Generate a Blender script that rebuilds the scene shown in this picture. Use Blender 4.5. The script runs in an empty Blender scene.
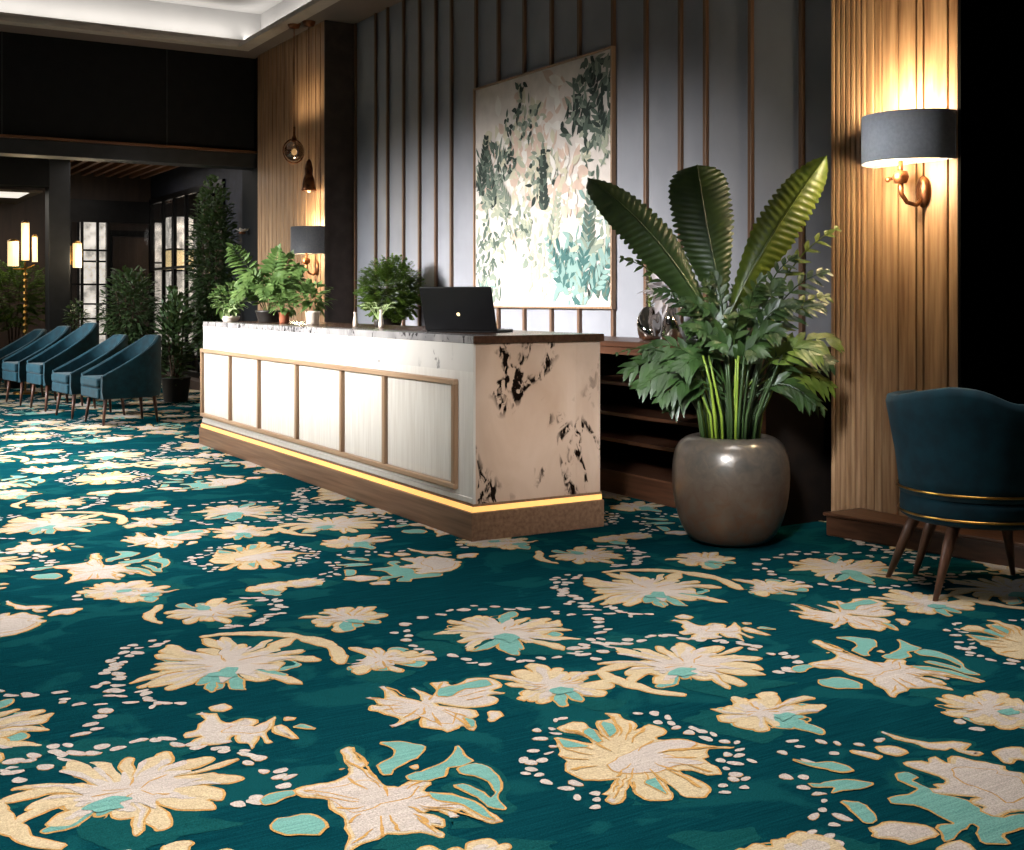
import bpy, math, random
from mathutils import Vector, Matrix
from mathutils.geometry import tessellate_polygon
from mathutils import noise as mnoise
R = math.radians
rnd = random.Random(7)
scene = bpy.context.scene
col = scene.collection
scene.view_settings.view_transform = 'Standard'
scene.view_settings.look = 'None'

# ------------------------------------------------------------------ colours and materials
def lin(v):
    v = v / 255.0
    return v / 12.92 if v <= 0.04045 else ((v + 0.055) / 1.055) ** 2.4
def rgb(r, g, b): return (lin(r), lin(g), lin(b), 1.0)

def new_mat(name):
    m = bpy.data.materials.new(name); m.use_nodes = True
    nt = m.node_tree
    return m, nt, nt.nodes['Principled BSDF']

def mix_rgb(nt, fac, a, b):
    n = nt.nodes.new('ShaderNodeMix'); n.data_type = 'RGBA'
    if hasattr(fac, 'is_output'): nt.links.new(fac, n.inputs[0])
    else: n.inputs[0].default_value = fac
    for s, v in ((n.inputs[6], a), (n.inputs[7], b)):
        if hasattr(v, 'is_output'): nt.links.new(v, s)
        else: s.default_value = v
    return n.outputs[2]

def noise_fac(nt, scale=(10, 10, 10), detail=4, lo=0.35, hi=0.65, dist=0.0, rot=(0, 0, 0)):
    tc = nt.nodes.new('ShaderNodeTexCoord'); mp = nt.nodes.new('ShaderNodeMapping')
    mp.inputs['Scale'].default_value = scale; mp.inputs['Rotation'].default_value = rot
    nt.links.new(tc.outputs['Object'], mp.inputs['Vector'])
    nz = nt.nodes.new('ShaderNodeTexNoise'); nz.inputs['Scale'].default_value = 1.0
    nz.inputs['Detail'].default_value = detail; nz.inputs['Distortion'].default_value = dist
    nt.links.new(mp.outputs['Vector'], nz.inputs['Vector'])
    mr = nt.nodes.new('ShaderNodeMapRange'); mr.inputs['From Min'].default_value = lo; mr.inputs['From Max'].default_value = hi
    nt.links.new(nz.outputs['Fac'], mr.inputs['Value'])
    return mr.outputs['Result']

def bump(nt, b, fac, strength=0.2, dist=0.01):
    n = nt.nodes.new('ShaderNodeBump'); n.inputs['Strength'].default_value = strength; n.inputs['Distance'].default_value = dist
    nt.links.new(fac, n.inputs['Height']); nt.links.new(n.outputs['Normal'], b.inputs['Normal'])

def mat(name, c1, c2=None, rough=0.5, metal=0.0, scale=(8, 8, 8), bmp=0.0, sheen=0.0, coat=0.0, spec=0.5, lo=0.35, hi=0.65, trans=0.0):
    m, nt, b = new_mat(name)
    c2 = c2 or tuple(x * 0.82 for x in c1[:3]) + (1,)
    f = noise_fac(nt, scale, lo=lo, hi=hi)
    nt.links.new(mix_rgb(nt, f, c1, c2), b.inputs['Base Color'])
    b.inputs['Roughness'].default_value = rough; b.inputs['Metallic'].default_value = metal
    b.inputs['Sheen Weight'].default_value = sheen; b.inputs['Coat Weight'].default_value = coat
    b.inputs['Specular IOR Level'].default_value = spec
    if bmp: bump(nt, b, f, bmp)
    if trans:
        tr = nt.nodes.new('ShaderNodeBsdfTranslucent'); tr.inputs['Color'].default_value = tuple(min(1, x * 1.6) for x in c1[:3]) + (1,)
        ms = nt.nodes.new('ShaderNodeMixShader'); ms.inputs[0].default_value = trans
        nt.links.new(b.outputs[0], ms.inputs[1]); nt.links.new(tr.outputs[0], ms.inputs[2])
        nt.links.new(ms.outputs[0], nt.nodes['Material Output'].inputs['Surface'])
    return m

def wood(name, c1, c2, rough=0.45, axis='z', fine=60, spec=0.4):
    s = {'z': (fine, fine, 2.0), 'y': (fine, 1.6, fine), 'x': (1.6, fine, fine)}[axis]
    return mat(name, c1, c2, rough, scale=s, bmp=0.08, spec=spec, lo=0.3, hi=0.7)

def emit(name, c, strength, mottle=0.85):
    m, nt, b = new_mat(name)
    f = noise_fac(nt, (6, 6, 6))
    cc = mix_rgb(nt, f, c, tuple(x * mottle for x in c[:3]) + (1,))
    nt.links.new(cc, b.inputs['Base Color']); nt.links.new(cc, b.inputs['Emission Color'])
    b.inputs['Emission Strength'].default_value = strength
    return m

def glass(name, tint=(0.93, 0.95, 0.96, 1), fac=0.06, rough=0.02):
    m, nt, b = new_mat(name)
    nt.nodes.remove(b)
    tr = nt.nodes.new('ShaderNodeBsdfTransparent'); gl = nt.nodes.new('ShaderNodeBsdfGlossy')
    tr.inputs['Color'].default_value = tint; gl.inputs['Roughness'].default_value = rough
    lw = nt.nodes.new('ShaderNodeLayerWeight'); fr = nt.nodes.new('ShaderNodeMath'); fr.operation = 'POWER'; fr.inputs[1].default_value = 5.0; nt.links.new(lw.outputs['Facing'], fr.inputs[0])
    f2 = noise_fac(nt, (1.3, 1.3, 1.3)); mm = nt.nodes.new('ShaderNodeMath'); mm.operation = 'MULTIPLY_ADD'
    mm.inputs[1].default_value = fac; nt.links.new(f2, mm.inputs[0]); nt.links.new(fr.outputs[0], mm.inputs[2])
    ms = nt.nodes.new('ShaderNodeMixShader'); nt.links.new(mm.outputs[0], ms.inputs[0])
    nt.links.new(tr.outputs[0], ms.inputs[1]); nt.links.new(gl.outputs[0], ms.inputs[2])
    nt.links.new(ms.outputs[0], nt.nodes['Material Output'].inputs['Surface'])
    return m

def marble(name, base, base2, vein, width=0.02, scale=2.2, patch_lo=0.5, patch_hi=0.6, rough=0.25, vein2=None):
    m, nt, b = new_mat(name)
    tc = nt.nodes.new('ShaderNodeTexCoord')
    mp = nt.nodes.new('ShaderNodeMapping'); mp.inputs['Rotation'].default_value = (R(20), R(38), R(25))
    mp.inputs['Scale'].default_value = (scale, scale, scale * 0.55)
    nt.links.new(tc.outputs['Object'], mp.inputs['Vector'])
    def nz(sc, det, dist, off):
        ad = nt.nodes.new('ShaderNodeVectorMath'); ad.operation = 'ADD'; ad.inputs[1].default_value = (off, off * .7, off * 1.3)
        nt.links.new(mp.outputs['Vector'], ad.inputs[0])
        n = nt.nodes.new('ShaderNodeTexNoise'); n.inputs['Scale'].default_value = sc; n.inputs['Detail'].default_value = det
        n.inputs['Distortion'].default_value = dist; nt.links.new(ad.outputs[0], n.inputs['Vector']); return n.outputs['Fac']
    def math_(op, a, bb):
        n = nt.nodes.new('ShaderNodeMath'); n.operation = op
        for i, v in enumerate((a, bb)):
            if v is None: continue
            if hasattr(v, 'is_output'): nt.links.new(v, n.inputs[i])
            else: n.inputs[i].default_value = v
        return n.outputs[0]
    def rng(v, a, bb, c, d):
        n = nt.nodes.new('ShaderNodeMapRange'); n.inputs[1].default_value = a; n.inputs[2].default_value = bb
        n.inputs[3].default_value = c; n.inputs[4].default_value = d; nt.links.new(v, n.inputs[0]); return n.outputs[0]
    ridge = math_('ABSOLUTE', math_('SUBTRACT', nz(1.0, 7, 1.3, 3.1), 0.5), None)
    v = rng(ridge, width * 0.5, width, 1, 0)
    patch = rng(nz(0.9, 3, 0.3, 9.7), patch_lo, patch_hi, 0, 1)
    speck = rng(nz(9.0, 5, 0.8, 1.7), 0.46, 0.54, 0, 1)
    f = math_('MULTIPLY', math_('MULTIPLY', v, patch), speck)
    soft = rng(nz(1.4, 5, 0.5, 5.5), 0.35, 0.7, 0, 1)
    ba = mix_rgb(nt, soft, base, base2)
    nt.links.new(mix_rgb(nt, f, ba, vein), b.inputs['Base Color'])
    b.inputs['Roughness'].default_value = rough; b.inputs['Specular IOR Level'].default_value = 0.35
    return m

# ------------------------------------------------------------------ mesh builder
class MB:
    def __init__(s): s.v = []; s.f = []; s.m = []; s.cur = 0
    def add(s, vs, fs):
        o = len(s.v); s.v.extend([tuple(p) for p in vs])
        for f in fs: s.f.append([i + o for i in f]); s.m.append(s.cur)
        return s
    def box(s, x0, x1, y0, y1, z0, z1):
        return s.add([(x0, y0, z0), (x1, y0, z0), (x1, y1, z0), (x0, y1, z0), (x0, y0, z1), (x1, y0, z1), (x1, y1, z1), (x0, y1, z1)],
                     [(0, 3, 2, 1), (4, 5, 6, 7), (0, 1, 5, 4), (1, 2, 6, 5), (2, 3, 7, 6), (3, 0, 4, 7)])
    def prism(s, poly, z0, z1):
        n = len(poly)
        return s.add([(x, y, z0) for x, y in poly] + [(x, y, z1) for x, y in poly],
                     [list(range(n))[::-1], list(range(n, 2 * n))] + [(i, (i + 1) % n, n + (i + 1) % n, n + i) for i in range(n)])
    def bar(s, a, b, w, h, up=(0, 0, 1)):
        a, b = Vector(a), Vector(b); d = (b - a).normalized(); up = Vector(up)
        if abs(d.dot(up)) > .98: up = Vector((1, 0, 0))
        x = d.cross(up).normalized() * w / 2; y = x.cross(d).normalized() * h / 2
        vs = [p + i * x + j * y for p in (a, b) for i, j in ((-1, -1), (1, -1), (1, 1), (-1, 1))]
        return s.add(vs, [(0, 1, 2, 3), (7, 6, 5, 4), (0, 4, 5, 1), (1, 5, 6, 2), (2, 6, 7, 3), (3, 7, 4, 0)])
    def tube(s, pts, rad, n=8, cap=True):
        pts = [Vector(p) for p in pts]; k = len(pts)
        rr = rad if isinstance(rad, (list, tuple)) else [rad] * k
        vs = []; prev = None
        for i, p in enumerate(pts):
            d = (pts[min(i + 1, k - 1)] - pts[max(i - 1, 0)]).normalized()
            if prev is None:
                a = d.orthogonal().normalized()
            else:
                a = (prev - d * prev.dot(d)); a = a.normalized() if a.length > 1e-6 else d.orthogonal().normalized()
            prev = a; b = d.cross(a)
            for j in range(n):
                t = 2 * math.pi * j / n; vs.append(p + (a * math.cos(t) + b * math.sin(t)) * rr[i])
        fs = [(i * n + j, i * n + (j + 1) % n, (i + 1) * n + (j + 1) % n, (i + 1) * n + j) for i in range(k - 1) for j in range(n)]
        if cap: fs += [list(range(n))[::-1], list(range((k - 1) * n, k * n))]
        return s.add(vs, fs)
    def lathe(s, prof, n=32, c=(0, 0, 0), a0=0, a1=2 * math.pi, wob=None):
        full = abs(a1 - a0 - 2 * math.pi) < 1e-6; m = n if full else n + 1; k = len(prof); vs = []
        for i, (r, z) in enumerate(prof):
            for j in range(m):
                t = a0 + (a1 - a0) * j / n; q = r * (wob(t, z) if wob else 1)
                vs.append((c[0] + q * math.cos(t), c[1] + q * math.sin(t), c[2] + z))
        fs = []
        for i in range(k - 1):
            for j in range(n):
                j2 = (j + 1) % m if full else j + 1
                fs.append((i * m + j, i * m + j2, (i + 1) * m + j2, (i + 1) * m + j))
        return s.add(vs, fs)
    def sphere(s, c, r, n=12, sc=(1, 1, 1)):
        k = max(4, n // 2); pr = [(max(1e-4, math.sin(math.pi * i / k)), -math.cos(math.pi * i / k)) for i in range(k + 1)]
        o = len(s.v); s.lathe(pr, n)
        for i in range(o, len(s.v)):
            x, y, z = s.v[i]; s.v[i] = (c[0] + x * r * sc[0], c[1] + y * r * sc[1], c[2] + z * r * sc[2])
        return s
    def build(s, name, mats, parent=None, smooth=False, bevel=0.0, loc=None, solid=0.0, sub=0):
        me = bpy.data.meshes.new(name); me.from_pydata(s.v, [], s.f); 
        mats = mats if isinstance(mats, (list, tuple)) else [mats]
        for m in mats: me.materials.append(m)
        if len(mats) > 1: me.polygons.foreach_set('material_index', s.m)
        if smooth: me.polygons.foreach_set('use_smooth', [True] * len(me.polygons))
        me.update()
        o = bpy.data.objects.new(name, me); col.objects.link(o)
        if parent: o.parent = parent
        if loc: o.location = loc
        if solid:
            d = o.modifiers.new('solid', 'SOLIDIFY'); d.thickness = solid; d.offset = 0
        if sub:
            d = o.modifiers.new('sub', 'SUBSURF'); d.levels = sub; d.render_levels = sub
        if bevel:
            d = o.modifiers.new('bevel', 'BEVEL'); d.width = bevel; d.segments = 2; d.limit_method = 'ANGLE'; d.angle_limit = R(40)
        return o

def thing(name, label, cat, loc=(0, 0, 0), rz=0.0, group=None):
    o = bpy.data.objects.new(name, None); o.empty_display_size = 0.1; col.objects.link(o)
    o.location = loc; o.rotation_euler = (0, 0, rz); o['label'] = label; o['category'] = cat
    if group: o['group'] = group
    return o
def structure(o): o['kind'] = 'structure'; return o
def dup(root, label, loc, rz, group=None, scale=None):
    r = root.copy(); col.objects.link(r); r.location = loc; r.rotation_euler = (0, 0, rz); r['label'] = label
    if scale: r.scale = scale
    for ch in list(root.children):
        c = ch.copy(); col.objects.link(c); c.parent = r
        for g in list(ch.children):
            d = g.copy(); col.objects.link(d); d.parent = c
    return r
def area(name, loc, aim, sx, sy, power, color=(1, 1, 1), spread=180):
    l = bpy.data.lights.new(name, 'AREA'); l.shape = 'RECTANGLE'; l.size = sx; l.size_y = sy; l.energy = power; l.color = color; l.spread = R(spread)
    o = bpy.data.objects.new(name, l); col.objects.link(o); o.location = loc
    d = (Vector(aim) - Vector(loc)).normalized(); o.rotation_euler = d.to_track_quat('-Z', 'Y').to_euler()
    return o
def point(name, loc, power, color, r=0.04):
    l = bpy.data.lights.new(name, 'POINT'); l.energy = power; l.color = color; l.shadow_soft_size = r
    o = bpy.data.objects.new(name, l); col.objects.link(o); o.location = loc; return o

# ------------------------------------------------------------------ camera
YAW = R(30.9); CS, SN = math.cos(YAW), math.sin(YAW)
cam = bpy.data.cameras.new('camera'); cam.sensor_width = 36; cam.lens = 36 * 1190 / 1024; cam.shift_y = -125 / 1024
co = bpy.data.objects.new('camera', cam); col.objects.link(co); co.location = (0, 0, 1.25); co.rotation_euler = (R(90), 0, -YAW)
cam.clip_end = 100; scene.camera = co

# ------------------------------------------------------------------ material library
M_black = mat('matte black paint', rgb(20, 20, 21), rgb(15, 15, 16), 0.7, spec=0.15)
M_end_shade = mat('pillar end painted shade', rgb(7, 7, 8), rgb(4, 4, 5), 0.9, spec=0.05)  # the shadow on the near pillar end is put into this colour
M_charcoal = mat('charcoal wall panel', rgb(140, 142, 150), rgb(131, 133, 141), 0.6, scale=(3, 3, 3), spec=0.3)
M_pilend = mat('dark brown pillar side', rgb(74, 64, 60), rgb(62, 54, 50), 0.6, spec=0.2)
M_bluewall = mat('blue grey wall', rgb(44, 47, 58), rgb(34, 36, 44), 0.6, spec=0.2)
M_beam = mat('slate beam', rgb(34, 35, 38), rgb(27, 28, 30), 0.5, spec=0.3)
M_ceil = mat('greige ceiling paint', rgb(116, 104, 97), rgb(108, 96, 89), 0.8, scale=(1, 1, 1), spec=0.1)
M_tray = mat('tray ceiling paint', rgb(150, 150, 152), rgb(142, 142, 144), 0.8, scale=(1, 1, 1), spec=0.1)
M_copper = mat('copper trim', rgb(112, 78, 54), rgb(88, 58, 40), 0.4, 0.6, scale=(2, 30, 30))
M_batten = wood('bronze wood batten', rgb(112, 84, 64), rgb(84, 60, 44), 0.45, 'z', 40)
M_slat = wood('walnut slat', rgb(186, 148, 112), rgb(128, 92, 64), 0.5, 'z', 34)
M_slatgap = mat('slat gap backing', rgb(26, 18, 13), rgb(18, 12, 9), 0.8, spec=0.1)
M_step = wood('walnut step', rgb(92, 60, 42), rgb(62, 38, 25), 0.35, 'y', 40)
M_plinth = wood('walnut plinth', rgb(140, 110, 88), rgb(104, 78, 60), 0.42, 'y', 50)
M_frame = wood('light oak moulding', rgb(168, 142, 116), rgb(142, 114, 90), 0.4, 'y', 50)
M_framev = wood('oak stile', rgb(158, 130, 104), rgb(128, 100, 76), 0.4, 'z', 50)
M_white = mat('off white lacquer', rgb(212, 209, 204), rgb(203, 199, 193), 0.4, scale=(40, 40, 3), spec=0.3)
M_panel = mat('limewashed panel', rgb(208, 205, 199), rgb(196, 191, 184), 0.5, scale=(50, 50, 3), spec=0.3)
M_marble = marble('white marble dark veins', rgb(204, 180, 162), rgb(186, 160, 140), rgb(22, 13, 9), 0.06, 3.3, 0.42, 0.48)
M_fascia = marble('white marble pale veins', rgb(212, 209, 205), rgb(204, 200, 196), rgb(140, 138, 138), 0.02, 2.4, 0.5, 0.6)
M_top = marble('grey marble top', rgb(158, 156, 156), rgb(126, 124, 126), rgb(62, 60, 62), 0.05, 5, 0.35, 0.5, 0.2)
M_worktop = wood('dark wood worktop', rgb(84, 60, 46), rgb(56, 38, 28), 0.25, 'y', 40)
M_cab = wood('dark walnut cabinet', rgb(92, 58, 40), rgb(60, 36, 24), 0.4, 'y', 40)
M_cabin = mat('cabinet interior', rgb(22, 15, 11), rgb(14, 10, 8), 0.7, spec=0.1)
M_led = emit('warm led strip', (1.0, 0.60, 0.18, 1), 0.85, 0.95)
M_shade = mat('charcoal lamp shade', rgb(110, 110, 114), rgb(100, 100, 104), 0.55, scale=(60, 60, 60), spec=0.3)
M_diff = emit('lamp diffuser', (1.0, 0.83, 0.52, 1), 1.25, 0.97)
M_bronze = mat('aged bronze', rgb(126, 78, 48), rgb(78, 46, 28), 0.35, 0.8, scale=(20, 20, 20))
M_brass = mat('brass', rgb(196, 150, 78), rgb(166, 120, 56), 0.28, 1.0)
M_chrome = mat('polished chrome', rgb(225, 220, 214), rgb(200, 192, 184), 0.06, 1.0, scale=(3, 3, 3))
M_teal = mat('teal velvet', rgb(7, 54, 66), rgb(4, 40, 50), 0.75, scale=(14, 14, 14), sheen=0.08, spec=0.2)
M_teal2 = mat('deep teal velvet', rgb(8, 45, 55), rgb(5, 32, 41), 0.75, scale=(14, 14, 14), sheen=0.06, spec=0.15)
M_leg = wood('brown wood leg', rgb(120, 82, 62), rgb(86, 56, 42), 0.4, 'z', 60)
M_leg2 = wood('dark wood leg', rgb(92, 56, 40), rgb(62, 36, 26), 0.4, 'z', 60)
M_pot = None
M_leafd = mat('deep green leaf', rgb(56, 76, 32), rgb(40, 58, 24), 0.42, scale=(16, 16, 16), trans=0.15)
M_leaf_backlit = mat('backlit yellow green leaf', rgb(100, 114, 38), rgb(64, 82, 26), 0.42, scale=(14, 14, 14), trans=0.3)  # backlighting of the right broad leaf put into the colour
M_leafm = mat('mid green leaf', rgb(50, 72, 32), rgb(30, 48, 20), 0.4, scale=(10, 10, 10), trans=0.15)
M_leafb = mat('bluish green leaf', rgb(52, 76, 36), rgb(34, 52, 24), 0.4, scale=(10, 10, 10), trans=0.12)
M_leafy = mat('lime green leaf', rgb(108, 124, 52), rgb(74, 94, 36), 0.4, scale=(10, 10, 10), trans=0.2)
M_leaff = mat('fern green', rgb(98, 124, 66), rgb(62, 90, 42), 0.5, scale=(12, 12, 12), trans=0.2)
M_leafs = mat('shade green leaf', rgb(64, 84, 44), rgb(44, 62, 32), 0.55, scale=(9, 9, 9), trans=0.15)
M_leafbr = mat('bright bush green', rgb(92, 118, 40), rgb(62, 88, 28), 0.5, scale=(9, 9, 9), trans=0.2)
M_leafp = mat('pale sage leaf', rgb(190, 206, 158), rgb(150, 176, 120), 0.5, scale=(9, 9, 9), trans=0.2)
M_stem = mat('dark green stem', rgb(46, 66, 28), rgb(30, 46, 18), 0.5, scale=(20, 20, 6))
M_stemy = mat('yellow green stem', rgb(122, 140, 42), rgb(88, 108, 32), 0.5, scale=(20, 20, 6))
M_twig = mat('brown twig', rgb(80, 60, 42), rgb(58, 42, 30), 0.8)
M_soil = mat('potting soil', rgb(36, 26, 20), rgb(22, 16, 12), 0.95, scale=(40, 40, 40), bmp=0.5)
M_terra = mat('terracotta', rgb(150, 84, 54), rgb(122, 64, 40), 0.7)
M_ceramic = mat('white ceramic', rgb(216, 206, 194), rgb(200, 188, 176), 0.35)
M_darkpot = mat('dark planter', rgb(34, 30, 28), rgb(26, 23, 21), 0.5)
M_laptop = mat('black anodised lid', rgb(26, 27, 30), rgb(22, 23, 26), 0.35, 0.4)
M_key = mat('black keys', rgb(16, 16, 18), rgb(12, 12, 13), 0.6)
M_screen = mat('screen glass', rgb(12, 13, 16), rgb(9, 10, 12), 0.12)
M_logo = emit('glowing lid mark', (1.0, 0.8, 0.45, 1), 1.2)
M_glass = glass('clear glass')
M_metalf = mat('black metal frame', rgb(26, 25, 26), rgb(18, 17, 18), 0.35, 0.6)
M_lantern = emit('lantern glow', (1.0, 0.72, 0.36, 1), 1.2)
M_lit = emit('white glow panel', (1.0, 0.88, 0.76, 1), 1.15, 0.3)
M_coveE = emit('cove strip', (1.0, 0.93, 0.82, 1), 1.0)
M_darkwood = wood('dark back wall wood', rgb(62, 46, 38), rgb(44, 32, 26), 0.5, 'z', 12)
M_slatc = wood('ceiling slat wood', rgb(128, 88, 60), rgb(92, 60, 40), 0.5, 'y', 30)

# pot: pewter glaze fading to brown at the foot
m, nt, b = new_mat('pewter glaze'); M_pot = m
tc = nt.nodes.new('ShaderNodeTexCoord'); sp = nt.nodes.new('ShaderNodeSeparateXYZ'); nt.links.new(tc.outputs['Object'], sp.inputs[0])
mr = nt.nodes.new('ShaderNodeMapRange'); mr.inputs[1].default_value = 0.12; mr.inputs[2].default_value = 0.42; nt.links.new(sp.outputs[2], mr.inputs[0])
f = noise_fac(nt, (18, 18, 18), 5, 0.3, 0.7, 1.0)
gb = mix_rgb(nt, mr.outputs[0], rgb(104, 70, 48), rgb(70, 65, 60))
nt.links.new(mix_rgb(nt, f, gb, rgb(94, 82, 71)), b.inputs['Base Color'])
b.inputs['Metallic'].default_value = 0.35; b.inputs['Roughness'].default_value = 0.3; b.inputs['Coat Weight'].default_value = 0.3
b.inputs['Coat Roughness'].default_value = 0.12
bump(nt, b, f, 0.08)

# carpet yarns: fine pile with faint streaks along the weave
def carpet(name, c1, c2, blotch=None):
    m, nt, b = new_mat(name)
    st = noise_fac(nt, (5, 130, 1), 3, 0.3, 0.7, rot=(0, 0, R(4)))
    pile = noise_fac(nt, (260, 260, 260), 2, 0.3, 0.7)
    c = mix_rgb(nt, st, c1, c2)
    if blotch:
        bl = noise_fac(nt, (3.2, 4.2, 1), 5, 0.55, 0.6, 0.6)
        c = mix_rgb(nt, bl, c, blotch)
    dk = mix_rgb(nt, pile, c, (0, 0, 0, 1))
    c = mix_rgb(nt, 0.45, c, dk)
    nt.links.new(c, b.inputs['Base Color'])
    b.inputs['Roughness'].default_value = 0.95; b.inputs['Specular IOR Level'].default_value = 0.0
    bump(nt, b, pile, 0.35, 0.004)
    return m
C_base = carpet('teal carpet', rgb(10, 62, 69), rgb(5, 46, 54), rgb(15, 68, 72))
C_gold = carpet('gold carpet yarn', rgb(198, 156, 98), rgb(178, 136, 80))
C_cream = carpet('cream carpet yarn', rgb(202, 182, 148), rgb(184, 164, 132))
C_beige = carpet('beige carpet yarn', rgb(196, 184, 174), rgb(176, 164, 156))
C_aqua = carpet('aqua carpet yarn', rgb(118, 166, 156), rgb(98, 146, 138))
C_mid = carpet('mid teal carpet yarn', rgb(22, 76, 76), rgb(14, 64, 66))

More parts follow.
